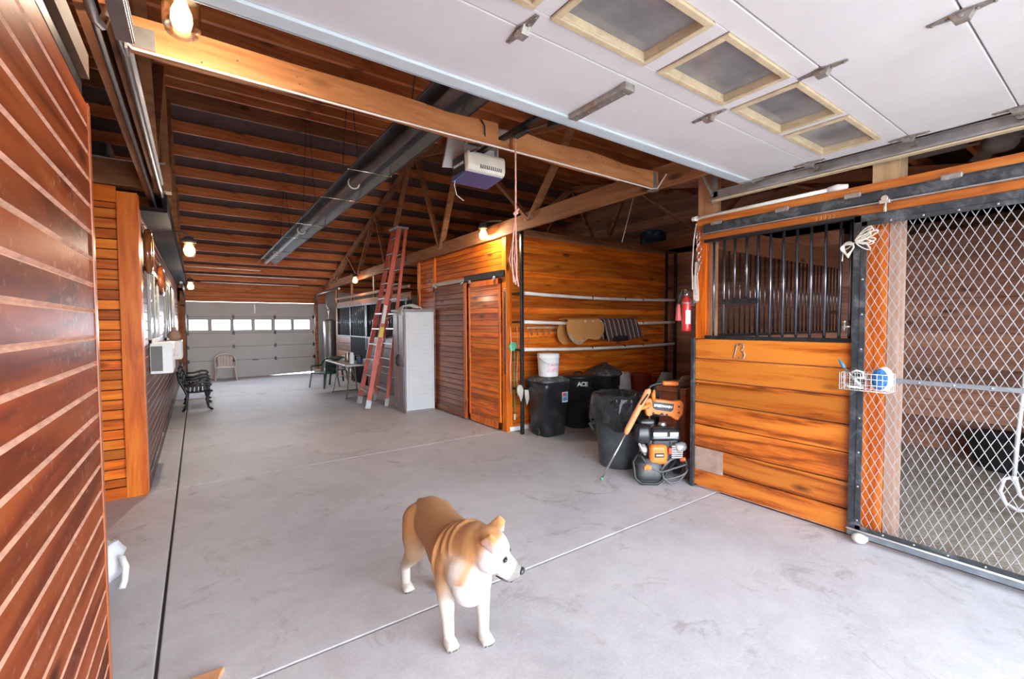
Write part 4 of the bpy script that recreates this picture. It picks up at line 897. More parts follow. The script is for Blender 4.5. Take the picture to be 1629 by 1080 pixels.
def bench(label, y, L_):
    t = thing('park_bench', label, 'bench', (0, 0, 0), 'cast iron benches along the left wall')
    iron = M['black_steel']
    for yy in (-L_ / 2, L_ / 2):
        mb = MB()
        mb.tube([(-.20, yy, 0), (-.15, yy, .10), (-.13, yy, .30), (-.17, yy, .40), (-.24, yy, .56), (-.27, yy, .72)], [.024, .022, .024, .026, .022, .018], 8)
        mb.tube([(.24, yy, 0), (.18, yy, .05), (.15, yy, .2), (.20, yy, .33), (.23, yy, .35), (.24, yy, .33)], [.022, .019, .022, .024, .024, .016], 8)
        mb.tube([(-.15, yy, .34), (0, yy, .335), (.19, yy, .35)], .016, 8)
        mb.tube([(-.20, yy, .47), (-.05, yy, .47), (.10, yy, .51), (.19, yy, .50), (.22, yy, .46), (.20, yy, .43), (.17, yy, .45)], .022, 8)
        mb.tube([(.04, yy, .50), (.08, yy, .42), (.04, yy, .36)], .011, 6)
        mb.build('end_frame', iron, t)
    for k in range(6):
        x = -.12 + .062 * k; mb = MB(); mb.box(x - .022, x + .022, -L_ / 2 - .03, L_ / 2 + .03, .352, .37); mb.build('seat_slat', M['soffit'], t, bevel=.003)
    for k in range(4):
        f = k / 3; x = -.185 - .085 * f + .022; z = .45 + .25 * f; mb = MB(); mb.bar((x, -L_ / 2 - .03, z), (x, L_ / 2 + .03, z), .018, .045, up=(-.3, 0, 1)); mb.build('back_slat', M['soffit'], t, bevel=.003)
    t.location = (-.04, y, 0); return t
bench('black cast iron bench nearest along the left aisle wall', 10.25, .95)
bench('black cast iron bench farther along, closest to the rear door', 11.75, .95)

# folding table and what stands on it
t = thing('folding_table', 'white topped folding table behind the red ladder', 'table', (2.72, 9.9, 0))
mb = MB(); mb.box(2.36, 3.08, 9.05, 10.75, .695, .735); mb.build('tabletop', plain('table_top', (.45, .43, .43), .4), t, bevel=.012)
for y in (9.35, 10.45):
    mb = MB(); mb.tube([(2.44, y, 0), (2.46, y, .02), (2.56, y + (.12 if y < 10 else -.12), .69)], .013, 6); mb.tube([(3.0, y, 0), (2.98, y, .02), (2.90, y + (.12 if y < 10 else -.12), .69)], .013, 6); mb.tube([(2.44, y, .03), (3.0, y, .03)], .013, 6); mb.build('leg', M['pipe'], t)
for y, ye in ((9.35, 9.9), (10.45, 9.95)):
    mb = MB(); mb.tube([(2.6, y, .35), (2.7, (y + ye) / 2, .42), (2.7, ye, .69)], .009, 6); mb.build('brace', M['pipe'], t)
def pot(name, label, cat, x, y, prof, mat, z=.735, parts=()):
    t = thing(name, label, cat, (x, y, z)); mb = MB(); mb.lathe(prof, (x, y, z), 20); mb.build('body', mat, t)
    for pn, pp, pm in parts:
        mb = MB(); mb.tube([(x + a, y + b, z + c) for a, b, c in pp], .008, 6); mb.build(pn, pm, t)
pot('serving_bowl', 'wide dark green bowl on the far left of the folding table', 'bowl', 2.50, 10.35, [(.06, 0), (.12, .03), (.16, .08), (.155, .08), (.11, .035), (.02, .02)], plain('bowl_green', (.05, .09, .07), .3))
pot('coffee_pot', 'silver coffee pot on the folding table', 'pot', 2.62, 9.85, [(.055, 0), (.06, .02), (.05, .12), (.035, .18), (.045, .2), (.02, .22)], M['chrome'], parts=[('handle', [(.05, 0, .05), (.10, 0, .08), (.09, 0, .15), (.04, 0, .17)], M['black_rubber'])])
pot('white_thermos', 'tall white bottle near the front edge of the folding table', 'bottle', 2.55, 9.25, [(.045, 0), (.048, .02), (.048, .16), (.035, .19), (.035, .22), (.02, .23)], M['white_plastic'])
pot('blue_can', 'dark blue canister beside the white bottle', 'can', 2.68, 9.17, [(.05, 0), (.055, .01), (.055, .13), (.05, .14), (.02, .145)], plain('blue_can', (.02, .06, .16), .35))
pot('dark_pan', 'dark pot at the wall side of the folding table', 'pot', 2.92, 10.15, [(.08, 0), (.10, .02), (.10, .10), (.09, .11), (.085, .03), (.01, .02)], M['black_steel'], parts=[('handle', [(-.1, 0, .08), (-.2, -.03, .1), (-.27, -.04, .11)], M['black_rubber'])])
pot('white_bowl', 'small white bowl behind the blue canister', 'bowl', 2.93, 9.45, [(.04, 0), (.07, .02), (.09, .07), (.085, .07), (.06, .03), (.01, .02)], M['white_plastic'])

# ladder leaning on the truss
t = thing('stepladder', 'tall red fibreglass stepladder leaning against the right beam', 'ladder', (2.68, 8.5, 0))
red = plain('red_fibreglass', (.55, .11, .07), .45, var=.15, scale=5, dirt=(.35, .14, .1), dirt_amt=.4)
A0, A1 = Vector((2.50, 8.12, 0)), Vector((3.21, 8.27, 3.37)); B0, B1 = Vector((2.53, 8.74, 0)), Vector((3.21, 8.58, 3.37))
C0, C1 = Vector((2.86, 8.15, 0)), Vector((3.345, 8.27, 3.37)); D0, D1 = Vector((2.88, 8.88, 0)), Vector((3.345, 8.58, 3.37))
for p, q, w, up in ((A0, A1, .03, 1), (B0, B1, .03, 1)):
    mb = MB(); mb.bar(p + (q - p) * .03, q, .085, .028, up=(0, 1, 0)); mb.build('front_rail', red, t, bevel=.004)
for p, q in ((C0, C1), (D0, D1)):
    mb = MB(); mb.bar(p + (q - p) * .03, q, .06, .028, up=(0, 1, 0)); mb.build('rear_rail', red, t, bevel=.004)
for p, q, n in ((A0, A1, 'a'), (B0, B1, 'b'), (C0, C1, 'c'), (D0, D1, 'd')):
    mb = MB(); mb.bar(p, p + (q - p) * .045, .10 if n in 'ab' else .075, .045, up=(0, 1, 0)); mb.build('foot', M['galv'], t, bevel=.008)
for i in range(11):
    f = (.30 + .295 * i) / 3.45
    a = A0.lerp(A1, f); b = B0.lerp(B1, f); mb = MB(); mb.bar(a, b, .085, .022); mb.build('step', M['galv'], t, bevel=.003)
    if i % 1 == 0 and i < 10:
        c = C0.lerp(C1, f); e_ = D0.lerp(D1, f); mb = MB(); mb.bar(c, e_, .03, .025); mb.build('rear_bar', M['galv'], t, bevel=.003)
mb = MB(); mb.box(3.13, 3.385, 8.22, 8.63, 3.36, 3.40); mb.build('top_cap', plain('cap_grey', (.28, .27, .29), .5), t, bevel=.012)
for f in (.36, .48):
    mb = MB(); a = A0.lerp(A1, f); c = C0.lerp(C1, f + .03); mb.bar(a, c, .02, .005, up=(0, 1, 0)); mb.build('spreader', M['galv'], t)
a = A0.lerp(A1, .385); b = A0.lerp(A1, .44); mb = MB(); mb.bar(a + Vector((0, -.017, 0)), b + Vector((0, -.017, 0)), .07, .003, up=(0, 1, 0)); mb.build('warning_sticker', plain('yellow_sticker', (.75, .6, .08), .5), t)
a = A0.lerp(A1, .46); b = A0.lerp(A1, .56); mb = MB(); mb.bar(a + Vector((0, -.017, 0)), b + Vector((0, -.017, 0)), .06, .003, up=(0, 1, 0)); mb.build('instruction_sticker', M['white_plastic'], t)

# plastic storage cabinet
t = thing('storage_cabinet', 'tall grey plastic storage cabinet beside the brown sliding door', 'cabinet', (3.17, 7.57, 0))
lg = plain('light_grey_plastic', (.60, .61, .64), .42, var=.04, scale=4); tp_ = plain('taupe_plastic', (.27, .23, .235), .42, var=.08, scale=3)
mb = MB(); mb.box(2.915, 3.44, 7.30, 7.84, .03, 1.75)
for i in range(23): mb.box(2.96, 3.40, 7.292, 7.30, .10 + .07 * i, .163 + .07 * i)
for (x0, x1) in ((2.915, 2.945), (3.41, 3.44)): mb.box(x0, x1, 7.285, 7.30, .03, 1.75)
mb.build('body', lg, t, bevel=.003)
mb = MB(); mb.box(2.89, 3.45, 7.28, 7.86, 0, .035); mb.build('base', tp_, t, bevel=.005)
mb = MB(); mb.box(2.87, 3.46, 7.265, 7.87, 1.75, 1.795); mb.build('lid', tp_, t, bevel=.008)
for y0, y1 in ((7.31, 7.565), (7.572, 7.83)):
    mb = MB(); mb.box(2.895, 2.913, y0, y1, .05, 1.74); mb.box(2.885, 2.895, y0 + .03, y1 - .03, .12, .80); mb.box(2.885, 2.895, y0 + .03, y1 - .03, .88, 1.68); dd = mb.build('door', tp_, t, bevel=.005)
    yh = y1 - .03 if y0 < 7.4 else y0 + .03
    mb = MB(); mb.tube([(2.885, yh, .80), (2.86, yh, .84), (2.86, yh, .96), (2.885, yh, 1.0)], .010, 8); mb.build('handle', M['black_rubber'], dd)
mb = MB(); nx, ny = 22, 14; rr = random.Random(5); V = []
for j in range(ny + 1):
    row = []
    for i in range(nx + 1):
        u, v = i / nx, j / ny; x = 2.82 + .42 * u; y = 7.29 + .22 * v
        zt = 1.80 + .105 * math.sin(PI * min(1, max(0, (u - .06) / .9))) ** .6 * (.65 + .35 * math.sin(7 * u + 4 * v)) * math.sin(PI * (.1 + .8 * v)) ** .4
        if u < .12: zt = 1.805 - (.12 - u) * .9; 
        row.append(mb.bm.verts.new((x, y - (.02 if u < .12 else 0), zt + rr.uniform(-.004, .004))))
    V.append(row)
for j in range(ny):
    for i in range(nx): mb.face([V[j][i], V[j][i + 1], V[j + 1][i + 1], V[j + 1][i]], 0, True)
tag(mb.build('folded_towel', plain('pale_cloth', (.62, .58, .55), .9, var=.15, bumpy=.4), origin='auto', solid=.008), 'crumpled pale towel lying on top of the grey cabinet', 'towel')

# ================================================================ BINS AND GEAR IN THE NOOK
def rrect(x0, x1, y0, y1, r, n=5):
    out = []
    for cx_, cy_, a0 in ((x1 - r, y0 + r, -PI / 2), (x1 - r, y1 - r, 0), (x0 + r, y1 - r, PI / 2), (x0 + r, y0 + r, PI)):
        for i in range(n + 1): a = a0 + PI / 2 * i / n; out.append((cx_ + r * math.cos(a), cy_ + r * math.sin(a)))
    return out
def loft(mb, loops, m=0, cap=True):
    R = [[mb.bm.verts.new((x, y, z)) for x, y in lp] for lp, z in loops]
    for a, b in zip(R, R[1:]):
        n = len(a)
        for k in range(n): mb.face([a[k], a[(k + 1) % n], b[(k + 1) % n], b[k]], m, True)
    if cap: mb.face(list(reversed(R[0])), m); mb.face(R[-1], m)
t = thing('rubbish_bin', 'square black lidded bin with a small sticker under the white bucket', 'bin', (3.98, 4.77, 0))
mb = MB(); loft(mb, [(rrect(3.80, 4.15, 4.60, 4.94, .06), 0), (rrect(3.79, 4.16, 4.59, 4.95, .06), .03), (rrect(3.755, 4.185, 4.555, 4.975, .07), .62), (rrect(3.735, 4.195, 4.54, 4.985, .07), .63), (rrect(3.73, 4.20, 4.535, 4.99, .07), .75)])
mb.build('body', M['black_plastic'], t)
mb = MB(); dusty = plain('dusty_lid', (.05, .05, .052), .6, var=.3, dirt=(.30, .27, .25), dirt_amt=.9, scale=16)
loft(mb, [(rrect(3.725, 4.205, 4.53, 4.995, .07), .745), (rrect(3.73, 4.20, 4.535, 4.99, .07), .77), (rrect(3.80, 4.13, 4.60, 4.93, .07), .812), (rrect(3.84, 4.09, 4.64, 4.89, .05), .815)]); mb.build('lid', dusty, t)
for y in (4.66,):
    mb = MB(); mb.lathe([(.05, -.02), (.055, -.015), (.055, .015), (.05, .02)], (3.785, y + .1, .055), 16, (1, 0, 0)); mb.build('wheel', M['black_rubber'], t)
mb = MB(); mb.box(4.04, 4.14, 4.545, 4.552, .46, .60); st = mb.build('sticker', M['white_plastic'], t)
mb = MB(); mb.box(4.05, 4.09, 4.541, 4.545, .54, .59); mb.build('sticker_patch', plain('sticker_red', (.7, .1, .1), .5), st)
mb = MB(); mb.box(4.05, 4.13, 4.541, 4.545, .48, .53); mb.box(4.095, 4.13, 4.541, 4.545, .535, .59); mb.build('sticker_patch', plain('sticker_blue', (.08, .3, .55), .5), st)
def round_bin(label, x, y, r0, r1, h, lid, dome=False):
    t = thing('rubbish_bin', label, 'bin', (x, y, 0)); mb = MB()
    mb.lathe([(r0 - .01, 0), (r0, .02), (r1 - .03, h - .16), (r1 - .012, h - .15), (r1 - .012, h - .02), (r1, h)], (x, y, 0), 36); b = mb.build('body', M['black_plastic'], t)
    for s_ in (-1, 1):
        mb = MB(); mb.tube([(x - .06, y + s_ * (r1 - .03), h - .14), (x - .05, y + s_ * (r1 + .01), h - .16), (x + .05, y + s_ * (r1 + .01), h - .16), (x + .06, y + s_ * (r1 - .03), h - .14)], .012, 6); mb.build('handle', M['black_plastic'], t)
    mb = MB()
    if dome: mb.lathe([(r1 + .015, h - .03), (r1 + .02, h), (r1 * .92, h + .05), (r1 * .85, h + .06), (r1 * .45, h + .115), (.06, h + .125), (.01, h + .125)], (x, y, 0), 36)
    else: mb.lathe([(r1 + .012, h - .03), (r1 + .015, h), (r1 * .95, h + .012), (r1 * .4, h + .02), (.01, h + .022)], (x, y, 0), 36)
    l_ = mb.build('lid', lid, t)
    mb = MB(); mb.tube([(x - .07, y, h + (.12 if dome else .02)), (x - .06, y, h + (.15 if dome else .05)), (x + .06, y, h + (.15 if dome else .05)), (x + .07, y, h + (.12 if dome else .02))], .012, 6); mb.build('lid_handle', M['black_plastic'], l_)
    return t
rb = round_bin('round black bin with white lettering between two other bins', 4.655, 4.88, .21, .262, .76, M['black_plastic'])
n_ = Vector((-.62, -.785, 0)).normalized(); up_ = Vector((0, 0, 1)); rt = up_.cross(n_) ; ctr = Vector((4.655, 4.88, .655)) + n_ * .256
text('ACE', .085, 'lettering', M['white_plastic'], rb, frame_m(ctr + Vector((.035, -.02, 0)), (.785, -.62, 0), (0, 0, 1)), .003, .003, .9)
round_bin('round black bin with a domed lid beside the white bag', 5.215, 4.88, .21, .255, .76, dusty, True)
t = thing('bucket', 'white lidded plastic bucket standing on the square black bin', 'bucket', (3.94, 4.72, .816))
mb = MB(); mb.lathe([(.132, 0), (.135, .01), (.15, .25), (.158, .255), (.158, .27), (.152, .275), (.155, .31), (.14, .312), (.01, .312)], (3.94, 4.72, .816), 32); mb.build('body', M['white_plastic'], t)
mb = MB(); mb.tube([(3.94 + .165 * math.cos(a), 4.72 + .165 * math.sin(a) * .9, 1.07 - .10 * max(0, math.sin(-a))) for a in [PI + PI * i / 14 for i in range(15)]], .004, 6); mb.build('bail_handle', M['galv'], t)
mb = MB(); n = 12
for i in range(n):
    a0, a1 = math.radians(225 + 5 * i), math.radians(230 + 5 * i); r = .1465
    mb.quad([(3.94 + r * math.cos(a0), 4.72 + r * math.sin(a0), .88), (3.94 + r * math.cos(a1), 4.72 + r * math.sin(a1), .88), (3.94 + (r + .004) * math.cos(a1), 4.72 + (r + .004) * math.sin(a1), 1.0), (3.94 + (r + .004) * math.cos(a0), 4.72 + (r + .004) * math.sin(a0), 1.0)])
mb.build('label', plain('pink_label', (.75, .5, .55), .5, var=.35, scale=25), t)
t = thing('feed_sack', 'crumpled white sack standing between the domed bin and the red bucket', 'sack', (5.70, 4.9, 0)); mb = MB(); rr = random.Random(9)
R = []
for j in range(9):
    z = .72 * j / 8; R.append([mb.bm.verts.new((5.66 + (.14 + rr.uniform(-.015, .015) + (.03 if 2 < j < 6 else 0)) * math.cos(2 * PI * k / 16), 4.9 + (.12 + rr.uniform(-.015, .015)) * math.sin(2 * PI * k / 16), z + rr.uniform(-.01, .02))) for k in range(16)])
for a, b in zip(R, R[1:]):
    for k in range(16): mb.face([a[k], a[(k + 1) % 16], b[(k + 1) % 16], b[k]], 0, True)
mb.face(R[0][::-1]); mb.face(R[-1]); mb.build('body', plain('sack_white', (.6, .58, .57), .7, var=.15), t)
t = thing('feed_bucket', 'dark red bucket behind the lined bin at the nook back wall', 'bucket', (6.1, 4.9, 0)); mb = MB(); mb.lathe([(.14, 0), (.145, .02), (.18, .64), (.19, .65), (.19, .68), (.175, .68), (.17, .66), (.01, .66)], (6.1, 4.9, 0), 24); mb.build('body', plain('red_bucket', (.28, .035, .02), .45), t)

# bin with a black liner
t = thing('lined_bin', 'grey black bin wearing a shiny black rubbish bag liner', 'bin', (3.73, 3.28, 0)); bx, by = 3.73, 3.28
mb = MB(); mb.lathe([(.195, 0), (.205, .02), (.25, .60), (.26, .62), (.268, .76), (.262, .76), (.25, .6), (.19, .05), (.01, .05)], (bx, by, 0), 40); mb.build('body', plain('bin_grey', (.045, .05, .058), .45, var=.3, dirt=(.16, .15, .15)), t)
mb = MB(); rr = random.Random(2); NS, NR = 96, 22; R = []
ph = [rr.uniform(0, 6.28) for _ in range(12)]
for j in range(NR + 1):
    f = j / NR; row = []
    for k in range(NS):
        a = 2 * PI * k / NS
        fold = .010 * math.sin(5 * a + ph[0] + 3 * f) + .008 * math.sin(11 * a + ph[1] - 5 * f) + .006 * math.sin(17 * a + ph[2] + 9 * f) + .004 * math.sin(29 * a + ph[3])
        if j <= 3: r = .20 + .065 * j / 3; z = .70 + .085 * j / 3; fold *= .6
        else:
            g_ = (j - 3) / (NR - 3); r = .285 + .034 * math.sin(g_ * 2.6) - .03 * g_; z = .785 - g_ * (.34 + .04 * math.sin(2 * a + ph[4]) + .02 * math.sin(7 * a))
            fold *= (.4 + 1.2 * g_)
        row.append(mb.bm.verts.new((bx + (r + fold) * math.cos(a), by + (r + fold) * math.sin(a), z + .006 * math.sin(13 * a + 7 * f))))
    R.append(row)
for a, b in zip(R, R[1:]):
    for k in range(NS): mb.face([a[k], a[(k + 1) % NS], b[(k + 1) % NS], b[k]], 0, True)
bag = plain('black_liner', (.02, .02, .023), .16, bumpy=.0, coat=.3)
nt = bag.node_tree; bs = nt.nodes['Principled BSDF']; v_, o_ = coords(nt, (1, 1, 1)); bump(nt, bs, noise(nt, o_, 18, 5, .7, 1.8), 1.0, .05)
mb.build('bag_liner', bag, t, solid=.002)
for s_ in (-1, 1):
    mb = MB(); cx_, cy_ = bx + s_ * .23 * .817, by - s_ * .23 * .577; mb.tube([(cx_ - .03, cy_ - .05, .50), (cx_ + s_ * .06, cy_ - .06 * s_ , .44), (cx_ + s_ * .05, cy_, .38)], .018, 8); mb.build('side_grip', M['black_plastic'], t)
wx_, wy_ = 3.84, 3.06
mb = MB(); mb.lathe([(.045, -.02), (.05, -.015), (.05, .015), (.045, .02)], (wx_, wy_, .05), 16, (.817, -.577, 0)); mb.build('wheel', M['black_rubber'], t)

# other stored gear
t = thing('scoop_seat', 'curved blue grey plastic scoop behind the pressure washer', 'scoop', (5.24, 3.88, 0)); mb = MB(); R = []
Cc = Vector((5.24, 3.88, .0)); U = Vector((.817, -.577, 0)); Fw = Vector((.577, .817, 0))
for j in range(9):
    f = j / 8; row = []
    for i in range(9):
        g_ = i / 8 - .5; p = Cc + U * (g_ * (.30 - .16 * f) + .10 * f) + Fw * (-.10 * math.cos(g_ * 2.4) * (1 - f * .3)) + Vector((0, 0, .50 + .36 * f)); row.append(mb.bm.verts.new(p))
    R.append(row)
for a, b in zip(R, R[1:]):
    for k in range(8): mb.face([a[k], a[k + 1], b[k + 1], b[k]], 0, True)
mb.build('scoop', plain('blue_grey_plastic', (.24, .31, .36), .45), t, solid=.012)
mb = MB(); mb.tube([(5.24, 3.88, 0), (5.24, 3.88, .55)], .02, 8); mb.box(5.05, 5.45, 3.78, 3.98, 0, .5); mb.build('base', M['black_plastic'], t)
t = thing('storage_crate', 'rusty brown storage crate in the nook behind the pressure washer handle', 'crate', (4.66, 3.05, 0))
mb = MB(); mb.box(4.46, 4.86, 2.95, 3.3, 0, .78); mb.box(4.44, 4.88, 2.93, 3.32, .74, .80); mb.build('body', plain('rust_brown', (.45, .14, .07), .6, var=.25), t, bevel=.01)
mb = MB(); rr = random.Random(4)
for i in range(9): mb.ell((4.62 + rr.uniform(-.12, .16), 3.1 + rr.uniform(-.08, .08), .83 + rr.uniform(0, .05)), (rr.uniform(.05, .09), rr.uniform(.05, .08), rr.uniform(.03, .06)), 10, 6)
tag(mb.build('rag_pile', plain('dirty_rag', (.22, .18, .17), .9, var=.6, scale=12, dirt=(.7, .6, .55)), origin='auto'), 'heap of dirty rags on top of the brown crate', 'rags')

# saddle pads on the middle rail
def draped(mb, outline, yfront, rail_z, m=0, thick=.018):
    """outline = (x, z) of the front flap; its straight top lies over the rail"""
    n = len(outline)
    mb.prism(outline, (0, yfront, 0), (1, 0, 0), (0, 0, 1), (0, thick, 0), m)
leather = plain('tan_leather', (.60, .27, .08), .55, var=.12, scale=5, dirt=(.28, .13, .06), dirt_amt=.3)
def pad(name, label, front, back, mat, ztop, x0, x1, yf, yb):
    t = thing(name, label, 'saddle pad', ((x0 + x1) / 2, 4.94, ztop))
    mb = MB(); n = 10; A = []; B = []
    for i in range(n + 1):
        a = PI * i / n; y = (yf + yb) / 2 - (yb - yf) / 2 * math.cos(a); z = ztop - .035 + .035 * math.sin(a)
        y2 = (yf + yb) / 2 - ((yb - yf) / 2 - .014) * math.cos(a); z2 = ztop - .035 + .021 * math.sin(a)
        A.append((y, z)); B.append((y2, z2))
    mb.prism(A + B[::-1], (x0, 0, 0), (0, 1, 0), (0, 0, 1), (x1 - x0, 0, 0)); mb.build('ridge', mat, t)
    mb = MB(); mb.prism(front, (0, yf, 0), (1, 0, 0), (0, 0, 1), (0, .014, 0)); mb.build('front_flap', mat, t, bevel=.004)
    mb = MB(); mb.prism(back, (0, yb - .014, 0), (1, 0, 0), (0, 0, 1), (0, .014, 0)); mb.build('rear_flap', mat, t, bevel=.004)
    return t
f1 = [(4.42, 1.585), (4.39, 1.49), (4.41, 1.40), (4.45, 1.32), (4.51, 1.26), (4.58, 1.227), (4.66, 1.228), (4.72, 1.25), (4.78, 1.295), (4.84, 1.305), (4.92, 1.285), (5.02, 1.28), (5.09, 1.31), (5.14, 1.36), (5.175, 1.43), (5.17, 1.50), (5.13, 1.56), (5.09, 1.585)]
b1 = [(4.50, 1.585), (4.44, 1.54), (4.395, 1.46), (4.39, 1.35), (4.43, 1.27), (4.49, 1.225), (4.58, 1.22), (4.70, 1.27), (4.95, 1.30), (5.08, 1.40), (5.10, 1.585)]
p1 = pad('saddle_pad', 'tan leather saddle pad hanging over the middle rack rail', f1, b1, leather, 1.62, 4.42, 5.09, 4.84, 5.06)
mb = MB(); mb.prism([(4.425, 1.39), (4.46, 1.31), (4.52, 1.25), (4.59, 1.222), (4.66, 1.222), (4.72, 1.245), (4.80, 1.30), (4.74, 1.31), (4.66, 1.28), (4.60, 1.275), (4.52, 1.31), (4.48, 1.36), (4.455, 1.42)], (0, 4.834, 0), (1, 0, 0), (0, 0, 1), (0, .006, 0)); mb.build('worn_patch', plain('worn_suede', (.42, .30, .22), .8, var=.3, scale=20), p1)
for x in (4.76, 4.92, 5.10):
    mb = MB(); mb.ell((x, 4.84, 1.565), (.022, .010, .013), 8, 6); mb.build('lace', M['rope'], p1)
def stripes(name):
    m, nt, b = newmat(name); v, o = coords(nt, (1, 1, 1)); sp = nt.nodes.new('ShaderNodeSeparateXYZ'); L(nt, o, sp.inputs[0])
    sh = math_n(nt, 'ADD', sp.outputs[0], math_n(nt, 'MULTIPLY', sp.outputs[2], .35))
    f = math_n(nt, 'FRACT', math_n(nt, 'MULTIPLY', sh, 9.5)); c = ramp(nt, f, [(0, (.34, .28, .25)), (.30, (.34, .28, .25)), (.34, (.03, .028, .035)), (.55, (.05, .02, .03)), (.60, (.20, .06, .07)), (.78, (.20, .06, .07)), (.82, (.03, .03, .04))])
    for e_ in nt.nodes:
        if e_.type == 'VALTORGB': e_.color_ramp.interpolation = 'CONSTANT'
    L(nt, c, b.inputs['Base Color']); b.inputs['Roughness'].default_value = .9; bump(nt, b, noise(nt, o, 90, 3), .5, .004); return m
f2 = [(5.17, 1.585), (5.21, 1.44), (5.25, 1.25), (5.34, 1.25), (5.385, 1.325), (5.55, 1.335), (5.71, 1.335), (5.78, 1.27), (5.93, 1.285), (6.12, 1.31), (6.05, 1.43), (5.98, 1.52), (5.93, 1.585)]
b2 = [(5.17, 1.585), (5.18, 1.30), (5.4, 1.27), (5.85, 1.27), (6.08, 1.33), (5.95, 1.585)]
p2 = pad('saddle_pad', 'striped woven saddle blanket hanging over the middle rack rail', f2, b2, stripes('woven_stripes'), 1.62, 5.17, 5.94, 4.84, 5.06)
mb = MB(); mb.prism([(5.30, 1.45), (5.28, 1.26), (5.5, 1.235), (5.75, 1.25), (5.8, 1.45)], (0, 4.86, 0), (1, 0, 0), (0, 0, 1), (0, .015, 0)); mb.build('fleece_lining', M['black_rubber'], p2)

# hung things at the corner of the tack room
t = thing('green_scrubber', 'green round scrubber on a green stick hanging beside the rack post', 'brush', (3.655, 5.10, .2))
mb = MB(); mb.lathe([(.058, -.012), (.064, 0), (.058, .012)], (3.625, 5.12, 1.215), 20, (-.4, -.9, 0)); mb.build('head', plain('green_mesh', (.10, .42, .24), .8, var=.5, scale=60, bumpy=.8), t)
mb = MB(); mb.tube([(3.66, 5.14, 1.15), (3.662, 5.14, .60), (3.664, 5.14, .24)], .008, 8); mb.build('stick', plain('green_stick', (.06, .32, .14), .4), t)
mb = MB(); mb.tube([(3.664, 5.14, .25), (3.664, 5.14, .17)], .013, 8); mb.build('tip', M['white_plastic'], t)
t = thing('lead_strap', 'dark leather strap hanging on the tack room corner post', 'strap', (3.53, 5.19, .8))
mb = MB(); mb.box(3.528, 3.534, 5.165, 5.195, .82, 1.97); mb.build('strap', plain('dark_leather', (.06, .05, .045), .5, dirt=(.4, .38, .35), dirt_amt=.6, scale=20), t)
mb = MB(); mb.tube([(3.53, 5.18 + .02 * math.cos(a), 2.0 + .03 * math.sin(a)) for a in [2 * PI * i / 12 for i in range(12)]], .005, 6, closed=True); mb.build('ring', M['chrome'], t)
for k, (x, y, z0, z1, lab) in enumerate(((3.59, 5.13, 1.50, .55, 'thin twisted cord hanging left of the rack post'), (3.70, 5.12, 1.50, .50, 'thin pale cord hanging right of the rack post'), (3.92, 5.16, 1.45, 1.13, 'thin red cord hanging from the hook strip'))):
    mb = MB(); mb.tube([(x, y, z0), (x + .01, y - .01, (z0 * 2 + z1) / 3), (x - .008, y, (z0 + 2 * z1) / 3), (x + .006, y, z1)], .005, 6); tag(mb.build('hanging_rope', M['rope'] if k < 2 else plain('red_cord', (.6, .08, .08), .8), origin='auto'), lab, 'cord')
t = thing('hung_rag', 'off-white rag draped on the lowest rack arm by the post', 'rag', (3.68, 4.92, .5)); mb = MB()
mb.prism([(-.05, 0), (-.02, .04), (.03, .03), (.06, -.03), (.05, -.12), (.02, -.2), (-.01, -.12), (-.04, -.08)], (3.60, 4.915, .66), (1, 0, 0), (0, 0, 1), (0, .02, 0)); mb.prism([(-.01, 0), (.06, .0), (.07, -.12), (.03, -.22), (.0, -.1)], (3.69, 4.915, .62), (1, 0, 0), (0, 0, 1), (0, .02, 0)); mb.build('cloth', plain('grubby_cloth', (.55, .48, .42), .9, var=.2), t, bevel=.006)

# fire extinguisher and chain at the stall corner
t = thing('fire_extinguisher', 'red fire extinguisher hung on the nook side of the stall corner', 'fire extinguisher', (3.835, 2.535, 1.46)); ex, ey = 3.835, 2.535
er = plain('extinguisher_red', (.62, .03, .03), .3, coat=.4)
mb = MB(); mb.lathe([(.036, 0), (.042, .01), (.044, .03), (.044, .27), (.036, .305), (.022, .32), (.018, .34)], (ex, ey, 1.46), 24); mb.build('cylinder', er, t)
mb = MB(); mb.lathe([(.02, .335), (.02, .365)], (ex, ey, 1.46), 12); mb.bar((ex - .06, ey - .02, 1.85), (ex + .03, ey, 1.835), .02, .01); mb.bar((ex - .06, ey - .02, 1.83), (ex + .02, ey, 1.825), .018, .006); mb.build('valve_handle', M['chrome'], t)
mb = MB(); mb.tube([(ex - .02, ey, 1.82), (ex - .07, ey, 1.85), (ex - .09, ey + .02, 1.78), (ex - .085, ey + .03, 1.70)], .008, 6); mb.build('hose', M['black_rubber'], t)
mb = MB(); mb.lathe([(.026, 0), (.028, .005), (.02, .12), (.012, .16)], (ex - .085, ey + .03, 1.56), 14); mb.build('horn', plain('horn_red', (.45, .08, .07), .5), t)
mb = MB(); mb.lathe([(.0455, .262), (.0455, .276)], (ex, ey, 1.46), 24); mb.box(ex, ex + .12, ey - .087, ey - .04, 1.70, 1.76); mb.build('bracket', M['galv'], t)
mb = MB()
for i in range(6):
    a0, a1 = math.radians(205 + 11 * i), math.radians(216 + 11 * i); r = .0455
    mb.quad([(ex + r * math.cos(a0), ey + r * math.sin(a0), 1.53), (ex + r * math.cos(a1), ey + r * math.sin(a1), 1.53), (ex + r * math.cos(a1), ey + r * math.sin(a1), 1.66), (ex + r * math.cos(a0), ey + r * math.sin(a0), 1.66)])
mb.build('label', M['white_plastic'], t)
t = thing('chain_lead', 'steel chain with pale rope hanging at the left stall corner post', 'chain', (3.77, 2.385, 1.6)); mb = MB()
z = 2.375
